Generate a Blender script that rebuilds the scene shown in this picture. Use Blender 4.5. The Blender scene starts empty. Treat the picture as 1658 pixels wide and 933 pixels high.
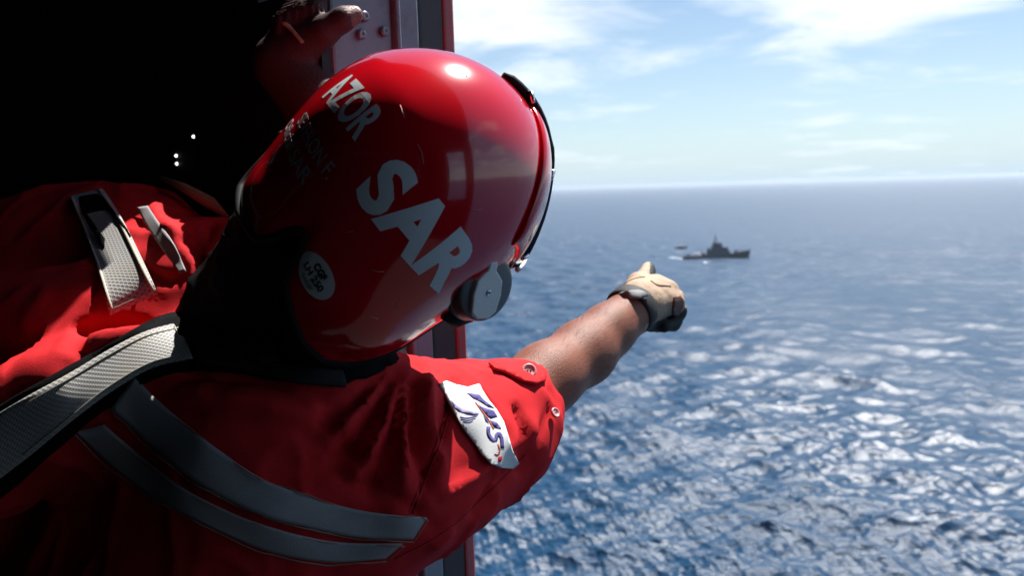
import bpy, bmesh, math, random
import numpy as np
from mathutils import Vector, Matrix, noise
from mathutils.bvhtree import BVHTree

S = bpy.context.scene
COL = S.collection
random.seed(4); RNG = np.random.default_rng(7)

# ---------------------------------------------------------------- camera
ALT = 50.0                                   # flying height over the sea, metres
FPX, CX, CY = 1200.0, 829.0, 466.5           # lens in pixels of a 1658 x 933 frame
PITCH, ROLL = math.radians(7.6), math.radians(1.77)
CAM = Vector((0, 0, ALT))
fwd = Vector((0, math.cos(PITCH), -math.sin(PITCH)))
r0 = Vector((1, 0, 0)); u0 = r0.cross(fwd)
RT = r0*math.cos(ROLL) - u0*math.sin(ROLL)
UP = u0*math.cos(ROLL) + r0*math.sin(ROLL)
cd = bpy.data.cameras.new('camera'); cam = bpy.data.objects.new('camera', cd); COL.objects.link(cam)
m = Matrix.Identity(4)
for i in range(3):
    m[i][0], m[i][1], m[i][2], m[i][3] = RT[i], UP[i], -fwd[i], CAM[i]
cam.matrix_world = m
cd.sensor_width = 36; cd.lens = 36*FPX/1658.0
cd.clip_start = 0.02; cd.clip_end = 200000
cd.dof.use_dof = True; cd.dof.focus_distance = 0.73; cd.dof.aperture_fstop = 6.8
S.camera = cam

# ---------------------------------------------------------------- light, sky
SUN_EL, SUN_AZ = math.radians(59.5), math.radians(34)       # azimuth to the right of the view
sd = Vector((math.sin(SUN_AZ)*math.cos(SUN_EL), math.cos(SUN_AZ)*math.cos(SUN_EL), math.sin(SUN_EL)))
sl = bpy.data.lights.new('sun', 'SUN'); so = bpy.data.objects.new('sun', sl); COL.objects.link(so)
sl.energy = 5.0; sl.angle = math.radians(0.53); sl.color = (1.0, 0.965, 0.92)
so.rotation_euler = sd.to_track_quat('Z', 'Y').to_euler(); so.location = CAM + sd*60
S.view_settings.view_transform = 'Standard'; S.view_settings.look = 'None'
S.view_settings.gamma = 1.0; S.view_settings.exposure = 0.95
S.cycles.max_bounces = 6; S.cycles.diffuse_bounces = 3; S.cycles.glossy_bounces = 3
S.cycles.caustics_reflective = False; S.cycles.caustics_refractive = False
S.cycles.use_denoising = True


class NT:
    """tiny node helper"""
    def __init__(s, tree): s.t = tree; s.n = tree.nodes; s.l = tree.links
    def add(s, typ, **kw):
        n = s.n.new(typ)
        for k, v in kw.items():
            if k == 'inp':
                for a, b in v.items():
                    if hasattr(b, 'node'): s.l.new(b, n.inputs[a])
                    else: n.inputs[a].default_value = b
            else: setattr(n, k, v)
        return n
    def math(s, op, a, b=0.0, c=0.0, clamp=False):
        n = s.n.new('ShaderNodeMath'); n.operation = op; n.use_clamp = clamp
        for i, v in enumerate((a, b, c)):
            if hasattr(v, 'node'): s.l.new(v, n.inputs[i])
            else: n.inputs[i].default_value = v
        return n.outputs[0]
    def mix(s, f, a, b):
        n = s.n.new('ShaderNodeMix'); n.data_type = 'RGBA'
        for k, v in ((0, f), (6, a), (7, b)):
            if hasattr(v, 'node'): s.l.new(v, n.inputs[k])
            else: n.inputs[k].default_value = v if k == 0 else (*v, 1)[:4]
        return n.outputs[2]
    def ramp(s, f, lo, hi):
        n = s.n.new('ShaderNodeMapRange'); n.interpolation_type = 'SMOOTHSTEP'
        s.l.new(f, n.inputs[0]); n.inputs[1].default_value = lo; n.inputs[2].default_value = hi
        return n.outputs[0]


W = bpy.data.worlds.new('World'); S.world = W; W.use_nodes = True
N = NT(W.node_tree); W.node_tree.nodes.clear()
sky = N.add('ShaderNodeTexSky', sky_type='NISHITA', sun_disc=False, sun_elevation=SUN_EL, sun_rotation=SUN_AZ,
            altitude=50, air_density=1.0, dust_density=0.25, ozone_density=1.3)
tc = N.add('ShaderNodeTexCoord')
sx = N.add('ShaderNodeSeparateXYZ', inp={0: tc.outputs['Generated']})
X, Y, Z = sx.outputs
az = N.math('ARCTAN2', X, Y)
el = N.math('ARCSINE', Z)
zc = N.math('MAXIMUM', Z, 0.0)
den = N.math('ADD', zc, 0.10)
pv = N.add('ShaderNodeCombineXYZ', inp={0: N.math('DIVIDE', X, den), 1: N.math('DIVIDE', Y, den), 2: 0.0})
n1 = N.add('ShaderNodeTexNoise', inp={'Vector': pv.outputs[0], 'Scale': 1.15, 'Detail': 9.0, 'Roughness': 0.58, 'Distortion': 0.35})
n2 = N.add('ShaderNodeTexNoise', inp={'Vector': pv.outputs[0], 'Scale': 0.38, 'Detail': 3.0, 'Roughness': 0.5})
def blob(a0, e0, wa, we, amp, tilt=0.0):        # one bank of cloud round a compass direction
    da = N.math('SUBTRACT', az, math.radians(a0))
    de = N.math('SUBTRACT', N.math('SUBTRACT', el, math.radians(e0)), N.math('MULTIPLY', da, tilt))
    qa = N.math('POWER', N.math('ABSOLUTE', N.math('DIVIDE', da, math.radians(wa))), 2.0)
    qe = N.math('POWER', N.math('ABSOLUTE', N.math('DIVIDE', de, math.radians(we))), 2.0)
    return N.math('MULTIPLY', N.math('EXPONENT', N.math('MULTIPLY', N.math('ADD', qa, qe), -1.0)), amp)
bias = N.math('MULTIPLY', N.math('SUBTRACT', n2.outputs[0], 0.5), 0.55)
for b in ((-1, 13.0, 11, 3.2, 0.27, -0.03), (31, 11.5, 10, 3.0, 0.33, 0.12), (5, 8, 6, 1.5, 0.07, 0), (20, 5.0, 24, 1.6, 0.05, 0.05)):
    bias = N.math('ADD', bias, blob(*b))
dens = N.ramp(N.math('ADD', n1.outputs[0], bias), 0.51, 0.81)
dens = N.math('MULTIPLY', dens, 0.85)
hz = N.math('EXPONENT', N.math('MULTIPLY', zc, -10.0))      # pale air low over the horizon
ccol = N.mix(hz, (9.6, 9.9, 10.4), (7.6, 8.6, 9.4))
skyc = N.mix(N.math('MULTIPLY', hz, 0.92), sky.outputs[0], (4.7, 6.4, 7.7))
fin = N.mix(dens, skyc, ccol)
bg = N.add('ShaderNodeBackground', inp={'Color': fin, 'Strength': 0.064})
wo = N.add('ShaderNodeOutputWorld', inp={'Surface': bg.outputs[0]})

# ---------------------------------------------------------------- helpers
def C(px, py, d):
    """a point of the place: on the sight line through a pixel of the photograph, d metres out"""
    px, py, d = float(px), float(py), float(d)
    return CAM + ((px-CX)/FPX*RT - (py-CY)/FPX*UP + fwd)*d
def ray(px, py):
    px, py = float(px), float(py)
    return ((px-CX)/FPX*RT - (py-CY)/FPX*UP + fwd).normalized()
RTn, UPn, FWn, CAMn = (np.array(v) for v in (RT, UP, fwd, CAM))
def to_px(V):
    q = np.asarray(V) - CAMn
    d = q @ FWn
    return CX + FPX*(q @ RTn)/d, CY - FPX*(q @ UPn)/d, d
def sea_at(px, py):
    r = ray(px, py); t = -ALT/r.z
    return CAM + r*t

def tag(o, label=None, cat=None, group=None, kind=None):
    if label: o['label'] = label
    if cat: o['category'] = cat
    if group: o['group'] = group
    if kind: o['kind'] = kind
    return o
def empty(name, loc, rz=0.0):
    o = bpy.data.objects.new(name, None); COL.objects.link(o); o.location = loc; o.rotation_euler = (0, 0, rz)
    o.empty_display_size = 0.1
    return o
def root_of(o):
    while o.parent: o = o.parent
    return o
def mk(name, verts, faces, mat, parent=None, smooth=True, local=False, origin=None, mats=None, midx=None):
    me = bpy.data.meshes.new(name)
    off = Vector((0, 0, 0))
    if not local:
        if parent: off = root_of(parent).location
        elif origin is not None: off = Vector(origin)
    V = np.asarray([tuple(v) for v in verts] if not isinstance(verts, np.ndarray) else verts, dtype=np.float64) - np.array(off)
    me.from_pydata(V.tolist() if len(V) < 60000 else V.tolist(), [], [tuple(f) for f in faces] if not isinstance(faces, np.ndarray) else faces.tolist())
    for mm in (mats or [mat]):
        if mm: me.materials.append(mm)
    if midx is not None: me.polygons.foreach_set('material_index', np.asarray(midx, dtype=np.int32))
    if smooth: me.polygons.foreach_set('use_smooth', [True]*len(me.polygons))
    me.update()
    o = bpy.data.objects.new(name, me); COL.objects.link(o)
    if parent: o.parent = parent
    elif not local and origin is not None: o.location = off
    return o
def solid(o, t, offset=-1.0):
    md = o.modifiers.new('s', 'SOLIDIFY'); md.thickness = t; md.offset = offset
    return o
def bev(o, w, seg=2):
    md = o.modifiers.new('b', 'BEVEL'); md.width = w; md.segments = seg; md.limit_method = 'ANGLE'
    return o

class MB:
    """collects boxes, tubes and lathes into one mesh"""
    def __init__(s): s.v = []; s.f = []
    def box(s, lo, hi, M=None):
        b = len(s.v)
        for z in (lo[2], hi[2]):
            for y in (lo[1], hi[1]):
                for x in (lo[0], hi[0]):
                    p = Vector((x, y, z)); s.v.append(M @ p if M else p)
        for f in ((0,2,3,1),(4,5,7,6),(0,1,5,4),(2,6,7,3),(0,4,6,2),(1,3,7,5)): s.f.append([b+i for i in f])
        return s
    def tube(s, pts, r, n=8, cap=True, flat=None):
        pts = [Vector(p) for p in pts]; b = len(s.v); k = len(pts)
        rs = r if hasattr(r, '__len__') else [r]*k
        prev = None
        for i, p in enumerate(pts):
            t = (pts[min(i+1, k-1)]-pts[max(i-1, 0)]).normalized()
            if prev is None:
                a = t.orthogonal().normalized() if flat is None else (flat - t*flat.dot(t)).normalized()
            else: a = (prev - t*prev.dot(t)).normalized()
            prev = a; c = t.cross(a)
            for j in range(n):
                q = 2*math.pi*j/n
                s.v.append(p + (a*math.cos(q)+c*math.sin(q))*rs[i])
        for i in range(k-1):
            for j in range(n):
                s.f.append([b+i*n+j, b+i*n+(j+1) % n, b+(i+1)*n+(j+1) % n, b+(i+1)*n+j])
        if cap:
            s.f.append([b+j for j in range(n)][::-1]); s.f.append([b+(k-1)*n+j for j in range(n)])
        return s
    def lathe(s, prof, M, n=32):
        b = len(s.v); k = len(prof)
        for r, z in prof:
            for j in range(n):
                q = 2*math.pi*j/n; s.v.append(M @ Vector((r*math.cos(q), r*math.sin(q), z)))
        for i in range(k-1):
            for j in range(n):
                s.f.append([b+i*n+j, b+i*n+(j+1) % n, b+(i+1)*n+(j+1) % n, b+(i+1)*n+j])
        s.f.append([b+j for j in range(n)][::-1]); s.f.append([b+(k-1)*n+j for j in range(n)])
        return s
    def prism(s, poly, z0, z1, M):
        b = len(s.v); n = len(poly)
        for z in (z0, z1):
            for x, y in poly: s.v.append(M @ Vector((x, y, z)))
        s.f.append([b+i for i in range(n)][::-1]); s.f.append([b+n+i for i in range(n)])
        for i in range(n): s.f.append([b+i, b+(i+1) % n, b+n+(i+1) % n, b+n+i])
        return s
    def out(s, name, mat, parent=None, **kw): return mk(name, s.v, s.f, mat, parent, **kw)

def mat(name, col, rough=0.5, metal=0.0, coat=0.0, var=0.0, vscale=8.0, bump=0.0, bscale=200.0, spec=0.5, sheen=0.0, dirt=None, dscale=12.0, dlo=.55, dhi=.75):
    M = bpy.data.materials.new(name); M.use_nodes = True
    n = NT(M.node_tree); p = M.node_tree.nodes['Principled BSDF']
    p.inputs['Roughness'].default_value = rough; p.inputs['Metallic'].default_value = metal
    p.inputs['Specular IOR Level'].default_value = spec
    p.inputs['Coat Weight'].default_value = coat; p.inputs['Coat Roughness'].default_value = 0.05
    p.inputs['Sheen Weight'].default_value = sheen
    t = n.add('ShaderNodeTexCoord')
    c = None
    if var:
        q = n.add('ShaderNodeTexNoise', inp={'Vector': t.outputs['Object'], 'Scale': vscale, 'Detail': 5.0, 'Roughness': 0.6})
        c = n.mix(q.outputs[0], tuple(v*(1-var) for v in col), tuple(min(1, v*(1+var)) for v in col))
    if dirt:
        q = n.add('ShaderNodeTexNoise', inp={'Vector': t.outputs['Object'], 'Scale': dscale, 'Detail': 8.0, 'Roughness': 0.65})
        c = n.mix(n.ramp(q.outputs[0], dlo, dhi), c if c is not None else col, dirt)
    if c is not None: n.l.new(c, p.inputs['Base Color'])
    else: p.inputs['Base Color'].default_value = (*col, 1)
    if bump:
        q = n.add('ShaderNodeTexNoise', inp={'Vector': t.outputs['Object'], 'Scale': bscale, 'Detail': 3.0})
        b = n.add('ShaderNodeBump', inp={'Height': q.outputs[0], 'Strength': 1.0, 'Distance': bump})
        n.l.new(b.outputs[0], p.inputs['Normal'])
    return M

# ---- implicit surfaces: smooth unions of tapered limbs, meshed with surface nets
def grid_of(lo, hi, h):
    ax = [np.arange(lo[i], hi[i]+h, h, dtype=np.float32) for i in range(3)]
    return ax
def sd_caps(ax, a, b, ra, rb, flat=None, k=1.0):
    """tapered capsule; flat=(axis, k) squeezes distances along an axis by 1/k"""
    a = np.array(a, dtype=np.float32); b = np.array(b, dtype=np.float32)
    P = [ax[0][:, None, None]-a[0], ax[1][None, :, None]-a[1], ax[2][None, None, :]-a[2]]
    d = b-a; L = float(d @ d)
    if L < 1e-12: t = np.zeros((1, 1, 1), dtype=np.float32)
    else: t = np.clip((P[0]*d[0]+P[1]*d[1]+P[2]*d[2])/L, 0, 1)
    Q = [P[i]-t*d[i] for i in range(3)]
    s = Q[0]**2+Q[1]**2+Q[2]**2
    if flat is not None:
        w = np.array(flat, dtype=np.float32)
        g = Q[0]*w[0]+Q[1]*w[1]+Q[2]*w[2]
        s = s + g*g*(k*k-1)
    return (np.sqrt(s)-(ra+(rb-ra)*t)).astype(np.float32)
def smin(a, b, k):
    h = np.clip(0.5+0.5*(b-a)/k, 0, 1)
    return b+(a-b)*h-k*h*(1-h)
def nets(F, ax):
    s = F < 0
    c = [(i, j, k) for i in (0, 1) for j in (0, 1) for k in (0, 1)]
    n = F.shape
    sl = lambda A, o: A[o[0]:n[0]-1+o[0], o[1]:n[1]-1+o[1], o[2]:n[2]-1+o[2]]
    cnt = sum(sl(s, o).astype(np.int8) for o in c)
    act = (cnt > 0) & (cnt < 8)
    I = np.argwhere(act)
    idx = -np.ones(act.shape, dtype=np.int64); idx[act] = np.arange(len(I))
    acc = np.zeros((len(I), 3)); num = np.zeros(len(I))
    for o in c:
        for a in range(3):
            if o[a]: continue
            p = list(o); p[a] = 1
            f0 = F[I[:, 0]+o[0], I[:, 1]+o[1], I[:, 2]+o[2]]; f1 = F[I[:, 0]+p[0], I[:, 1]+p[1], I[:, 2]+p[2]]
            x = (f0 < 0) != (f1 < 0)
            t = np.where(x, f0/np.where(x, f0-f1, 1), 0)
            q = np.tile(np.array(o, dtype=np.float64), (len(I), 1)); q[:, a] += t
            acc[x] += q[x]; num[x] += 1
    V = I + acc/num[:, None]
    h = ax[0][1]-ax[0][0]
    V = V*h + np.array([ax[0][0], ax[1][0], ax[2][0]])
    faces = []
    for a in range(3):
        b, d = (a+1) % 3, (a+2) % 3
        s0 = [slice(None)]*3; s1 = [slice(None)]*3
        s0[a] = slice(0, n[a]-1); s1[a] = slice(1, n[a])
        for q in (b, d): s0[q] = slice(1, n[q]-1); s1[q] = slice(1, n[q]-1)
        A = s[tuple(s0)]; B = s[tuple(s1)]
        E = np.argwhere(A != B)
        inside = A[E[:, 0], E[:, 1], E[:, 2]]
        E = E.copy(); E[:, b] += 1; E[:, d] += 1
        def cell(db, dd):
            q = E.copy(); q[:, b] += db; q[:, d] += dd
            return idx[q[:, 0], q[:, 1], q[:, 2]]
        f = np.stack([cell(-1, -1), cell(0, -1), cell(0, 0), cell(-1, 0)], 1)
        f[~inside] = f[~inside][:, ::-1]
        faces.append(f)
    Fc = np.concatenate(faces)
    return V, Fc[(Fc >= 0).all(1)]
def relax(V, F, it=2, lam=0.5):
    for _ in range(it):
        acc = np.zeros_like(V); cnt = np.zeros(len(V))
        for i in range(4):
            j = (i+1) % 4
            np.add.at(acc, F[:, i], V[F[:, j]]); np.add.at(cnt, F[:, i], 1)
            np.add.at(acc, F[:, j], V[F[:, i]]); np.add.at(cnt, F[:, j], 1)
        V = V + lam*(acc/np.maximum(cnt, 1)[:, None]-V)
    return V
def normals(V, F):
    a, b, c, d = (V[F[:, i]] for i in range(4))
    fn = np.cross(c-a, d-b)
    vn = np.zeros_like(V)
    for i in range(4): np.add.at(vn, F[:, i], fn)
    return vn/np.maximum(np.linalg.norm(vn, axis=1), 1e-12)[:, None]
def implicit(prims, h, k=0.02, cut=(), it=2):
    """prims: (a, b, ra, rb[, flat, kf][, own k]) -> V, F ; cut: prims subtracted"""
    P = np.array([tuple(q) for p in prims for q in p[:2]]); R = max(max(p[2], p[3]) for p in prims)
    lo = P.min(0)-R-3*h-k; hi = P.max(0)+R+3*h+k
    ax = grid_of(lo, hi, h)
    F = None
    for p in prims:
        d = sd_caps(ax, p[0], p[1], p[2], p[3], *(p[4] if len(p) > 4 and p[4] else (None, 1.0)))
        kk = p[5] if len(p) > 5 else k
        F = d if F is None else smin(F, d, kk)
    for p in cut:
        d = sd_caps(ax, p[0], p[1], p[2], p[3])
        F = -smin(-F, d, 0.006)
    V, Fc = nets(F, ax)
    return relax(V, Fc, it), Fc
def owner(V, prims):
    best = None; own = np.zeros(len(V), dtype=int)
    for i, p in enumerate(prims):
        a = np.array(p[0]); b = np.array(p[1]); d = b-a
        t = np.clip(((V-a) @ d)/max(d @ d, 1e-12), 0, 1)
        q = np.linalg.norm(V-(a+t[:, None]*d), axis=1)-(p[2]+(p[3]-p[2])*t)
        if best is None: best = q
        else:
            w = q < best; own[w] = i; best = np.minimum(best, q)
    return own
def chain(*pts):
    """(px,py,d,r) knots -> tapered limbs"""
    q = [(C(*p[:3]), p[3]) for p in pts]
    return [(q[i][0], q[i+1][0], q[i][1], q[i+1][1]) for i in range(len(q)-1)]
def seg_dist(px, py, line):
    best = np.full(len(px), 1e9)
    for (x0, y0), (x1, y1) in zip(line[:-1], line[1:]):
        dx, dy = x1-x0, y1-y0
        t = np.clip(((px-x0)*dx+(py-y0)*dy)/max(dx*dx+dy*dy, 1e-9), 0, 1)
        best = np.minimum(best, np.hypot(px-x0-t*dx, py-y0-t*dy))
    return best
def fbm(V, sc, seed=0, octv=3):
    o = Vector((seed*7.3, seed*3.1, seed*5.7))
    return np.array([noise.fractal(Vector(v)*sc+o, 0.9, 2.0, octv) for v in (V-CAMn)])

# ---- pieces sewn to a surface: traced on it, lying on its real curvature
def cast(bvh, px, py, off, guess):
    r = ray(px, py)
    h = bvh.ray_cast(CAM, r)
    if h[0] is None or h[3] > guess*1.6:
        for _ in range(4):
            q = bvh.find_nearest(CAM + r*guess); guess = (q[0]-CAM).dot(r)
        p, n = q[0], q[1]
    else: p, n = h[0], h[1]
    if n.dot(CAM-p) < 0: n = -n
    return p + n*off
def fitted(px_, py_, s, t, V, ds, dt, lift=0.85):
    """stiff cloth: a low-order surface through the traced points, resting on the highest of them"""
    d = to_px(np.array([tuple(v) for v in V]))[2]
    A = np.stack([s**i*t**j for i in range(ds+1) for j in range(dt+1)], 1)
    c = np.linalg.lstsq(A, d, rcond=None)[0]; f = A @ c
    f -= max(0, np.quantile(f-d, lift))
    return [C(px_[i], py_[i], f[i]) for i in range(len(f))]
def sewn(name, poly, bvh, mat_, parent, off=0.0012, thick=0.0012, cell=7.0, guess=0.8, wob=0.0, fit=None):
    bm = bmesh.new()
    vs = [bm.verts.new((x, y, 0)) for x, y in poly]
    bm.faces.new(vs)
    xs = [p[0] for p in poly]; ys = [p[1] for p in poly]
    for axis, lo, hi in ((0, min(xs), max(xs)), (1, min(ys), max(ys))):
        c = lo+cell
        while c < hi:
            co = (c, 0, 0) if axis == 0 else (0, c, 0); no = (1, 0, 0) if axis == 0 else (0, 1, 0)
            bmesh.ops.bisect_plane(bm, geom=bm.verts[:]+bm.edges[:]+bm.faces[:], plane_co=co, plane_no=no)
            c += cell
    V = [cast(bvh, v.co.x, v.co.y, off + wob*noise.noise(Vector((v.co.x*.05, v.co.y*.05, 3))), guess) for v in bm.verts]
    if fit:
        ax_ = np.array([v.co.x for v in bm.verts]); ay_ = np.array([v.co.y for v in bm.verts])
        V = fitted(ax_, ay_, (ax_-ax_.mean())/np.ptp(ax_), (ay_-ay_.mean())/np.ptp(ay_), V, fit, fit, .9)
    bm.verts.index_update()
    Fc = [[v.index for v in f.verts] for f in bm.faces]
    bm.free()
    # keep winding towards the camera
    o = mk(name, V, Fc, mat_, parent)
    solid(o, thick, 0.0)
    return o
def smooth_line(pts, n):
    pts = [np.array(p, dtype=float) for p in pts]
    P = [2*pts[0]-pts[1]]+pts+[2*pts[-1]-pts[-2]]
    out = []
    segs = len(pts)-1
    for i in range(n+1):
        u = i/n*segs; k = min(int(u), segs-1); t = u-k
        a, b, c, d = P[k], P[k+1], P[k+2], P[k+3]
        out.append(0.5*((2*b)+(-a+c)*t+(2*a-5*b+4*c-d)*t*t+(-a+3*b-3*c+d)*t**3))
    return out
def ribbon(name, A, B, bvh, mat_, parent, off=0.0015, thick=0.0015, n=40, m=8, guess=0.8, lift=0.0, fit=None):
    """webbing between two edges A and B (pixel polylines), with a UV in metres"""
    a = smooth_line(A, n); b = smooth_line(B, n)
    V = []; Q = []
    for i in range(n+1):
        for j in range(m+1):
            q = a[i]+(b[i]-a[i])*(j/m); Q.append((q[0], q[1], i/n-.5, j/m-.5))
            V.append(cast(bvh, q[0], q[1], off+lift*math.sin(math.pi*i/n), guess))
    if fit:
        Q = np.array(Q); V = fitted(Q[:, 0], Q[:, 1], Q[:, 2], Q[:, 3], V, fit[0], fit[1], .95)
    V = np.array([tuple(v) for v in V])
    G = V.reshape(n+1, m+1, 3)
    for _ in range(3):                         # cloth bridges small hollows
        G[1:-1] = (G[1:-1]*2+G[:-2]+G[2:])/4
    V = G.reshape(-1, 3)
    Fc = [[i*(m+1)+j, (i+1)*(m+1)+j, (i+1)*(m+1)+j+1, i*(m+1)+j+1] for i in range(n) for j in range(m)]
    o = mk(name, V, Fc, mat_, parent)
    uv = o.data.uv_layers.new(name='UVMap')
    ls = np.concatenate([[0], np.cumsum(np.linalg.norm(np.diff(G[:, m//2], axis=0), axis=1))])
    wd = np.linalg.norm(G[0, -1]-G[0, 0])
    for p in o.data.polygons:
        for li, vi in zip(p.loop_indices, p.vertices):
            uv.data[li].uv = (ls[vi//(m+1)], (vi % (m+1))/m*wd)
    solid(o, thick, 0.0)
    return o

# ---------------------------------------------------------------- materials
RED_SUIT = mat('red_cloth', (0.60, 0.019, 0.024), 0.82, var=0.10, vscale=30, bump=0.0005, bscale=1300, spec=0.15, dirt=(0.42, 0.014, 0.018), dscale=14, dlo=.5, dhi=.8)
RED_SHELL = mat('red_gloss_paint', (0.66, 0.004, 0.013), 0.16, coat=1.0, var=0.05, vscale=40, spec=0.5, dirt=(0.52, 0.02, 0.02), dscale=60, dlo=.66, dhi=.74)
BLACK_CLOTH = mat('black_webbing', (0.007, 0.007, 0.008), 0.9, bump=0.0005, bscale=700, spec=0.06)
BLACK_RUB = mat('black_rubber', (0.010, 0.010, 0.011), 0.75, var=0.3, spec=0.2)
GREY_BAND = mat('grey_reflective_band', (0.29, 0.285, 0.285), 0.62, var=0.12, vscale=60, bump=0.0004, bscale=900, spec=0.3, dirt=(0.34, 0.32, 0.30), dscale=20, dlo=.58, dhi=.72)
THREAD = mat('pale_thread', (0.45, 0.42, 0.34), 0.8)
WHITE_DECAL = mat('white_reflective_film', (0.78, 0.81, 0.82), 0.4, var=0.05, vscale=90, spec=0.4)
STICK = mat('sticker_white', (0.62, 0.62, 0.58), 0.4)
INK = mat('black_ink', (0.01, 0.01, 0.01), 0.5)
PATCH = mat('white_patch_cloth', (0.74, 0.73, 0.70), 0.85, var=0.06, vscale=200, bump=0.0005, bscale=1200)
PATCH_BLUE = mat('violet_embroidery', (0.075, 0.06, 0.22), 0.8, var=0.2, vscale=300)
PATCH_PALE = mat('pale_violet_embroidery', (0.26, 0.22, 0.42), 0.8)
PATCH_RED = mat('orange_embroidery', (0.55, 0.12, 0.06), 0.8)
KNOB = mat('dark_grey_plastic', (0.13, 0.13, 0.132), 0.42, var=0.2, bump=0.0002, bscale=800)
PLATE = mat('light_grey_plastic', (0.82, 0.79, 0.75), 0.45, var=0.06)
CHROME = mat('bare_metal', (0.8, 0.8, 0.8), 0.22, metal=1.0)
LENS = mat('dark_visor', (0.01, 0.01, 0.012), 0.08, coat=1.0)
RIM = mat('clear_visor_rim', (0.75, 0.77, 0.78), 0.3)
SKIN = mat('tanned_skin', (0.235, 0.082, 0.045), 0.45, var=0.18, vscale=28, bump=0.0009, bscale=700, spec=0.35)
def add_sss(M, w=0.12):
    p = M.node_tree.nodes['Principled BSDF']; p.inputs['Subsurface Weight'].default_value = w
    p.inputs['Subsurface Radius'].default_value = (0.012, 0.004, 0.002); p.inputs['Subsurface Scale'].default_value = 0.6
GLOVE = mat('tan_glove_leather', (0.43, 0.30, 0.20), 0.75, var=0.12, vscale=60, bump=0.0008, bscale=350, dirt=(0.40, 0.27, 0.18), dscale=50)
GLOVE_DK = mat('black_glove_cloth', (0.014, 0.013, 0.013), 0.7, bump=0.0006, bscale=500)
GLOVE_BR = mat('brown_leather', (0.17, 0.055, 0.035), 0.5, var=0.3, vscale=90, bump=0.0012, bscale=400)
GLOVE_RD = mat('dark_red_leather', (0.055, 0.015, 0.014), 0.7, var=0.25, bump=0.0008, bscale=300)
HAIR = mat('dark_hair', (0.012, 0.009, 0.008), 0.6)
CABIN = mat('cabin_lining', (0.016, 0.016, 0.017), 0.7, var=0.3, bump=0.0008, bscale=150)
FRAME = mat('grey_frame_paint', (0.21, 0.22, 0.255), 0.42, var=0.10, vscale=25, dirt=(0.10, 0.10, 0.115), dscale=14, dlo=.5, dhi=.8, bump=0.0004, bscale=300)
FRAME_DK = mat('dark_reveal_paint', (0.040, 0.026, 0.028), 0.55, var=0.3, vscale=20, bump=0.0005, bscale=200)
EDGE_RED = mat('red_edge_paint', (0.42, 0.075, 0.075), 0.5, var=0.25, vscale=60, dirt=(0.30, 0.12, 0.10), dscale=90, dlo=.5, dhi=.65)
SEAL = mat('door_seal', (0.01, 0.01, 0.011), 0.6)
BOLT = mat('bolt_metal', (0.22, 0.20, 0.23), 0.4, metal=0.7, var=0.3, vscale=80)
SILVER = mat('silver_tab', (0.20, 0.205, 0.21), 0.7, bump=0.0008, bscale=900)
KHAKI = mat('khaki_webbing', (0.30, 0.25, 0.13), 0.8, bump=0.0005, bscale=600)
NAVY = mat('navy_grey_paint', (0.022, 0.030, 0.052), 0.5, var=0.15, vscale=0.4)
NAVY_UP = mat('navy_upper_paint', (0.026, 0.036, 0.066), 0.5, var=0.15, vscale=0.4)
SHIP_DK = mat('ship_dark', (0.02, 0.022, 0.028), 0.5)
SHIP_WH = mat('ship_white', (0.6, 0.6, 0.6), 0.5)
SHIP_GL = mat('ship_glass', (0.01, 0.012, 0.015), 0.1)
FOAM = mat('sea_foam', (0.75, 0.77, 0.80), 0.9, var=0.15, vscale=0.7, bump=0.2, bscale=2.0)

def tape_mat():
    M = bpy.data.materials.new('honeycomb_reflective_tape'); M.use_nodes = True
    n = NT(M.node_tree); p = M.node_tree.nodes['Principled BSDF']
    t = n.add('ShaderNodeTexCoord')
    s = n.add('ShaderNodeSeparateXYZ', inp={0: t.outputs['UV']})
    def cells(ox, oy):                                   # distance to the nearest point of a stretched lattice
        a = n.math('SUBTRACT', n.math('FRACT', n.math('ADD', n.math('DIVIDE', s.outputs[0], 0.0052), ox)), 0.5)
        b = n.math('SUBTRACT', n.math('FRACT', n.math('ADD', n.math('DIVIDE', s.outputs[1], 0.0060), oy)), 0.5)
        return n.math('SQRT', n.math('ADD', n.math('POWER', n.math('MULTIPLY', a, 0.87), 2.0), n.math('POWER', b, 2.0)))
    d = n.math('MINIMUM', cells(0, 0), cells(0.5, 0.5))
    f = n.ramp(d, 0.16, 0.30)
    q = n.add('ShaderNodeTexNoise', inp={'Vector': t.outputs['Object'], 'Scale': 22.0, 'Detail': 5.0})
    c = n.mix(f, (0.27, 0.275, 0.29), (0.47, 0.455, 0.42))
    c = n.mix(n.ramp(q.outputs[0], .45, .8), c, (0.40, 0.37, 0.31))
    n.l.new(c, p.inputs['Base Color']); p.inputs['Roughness'].default_value = 0.5
    b = n.add('ShaderNodeBump', inp={'Height': f, 'Strength': 0.6, 'Distance': 0.0006}); n.l.new(b.outputs[0], p.inputs['Normal'])
    return M
TAPE = tape_mat()
TAPE_EDGE = mat('tape_hem', (0.46, 0.42, 0.34), 0.75, var=0.15, vscale=60, bump=0.0005, bscale=700)

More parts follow.
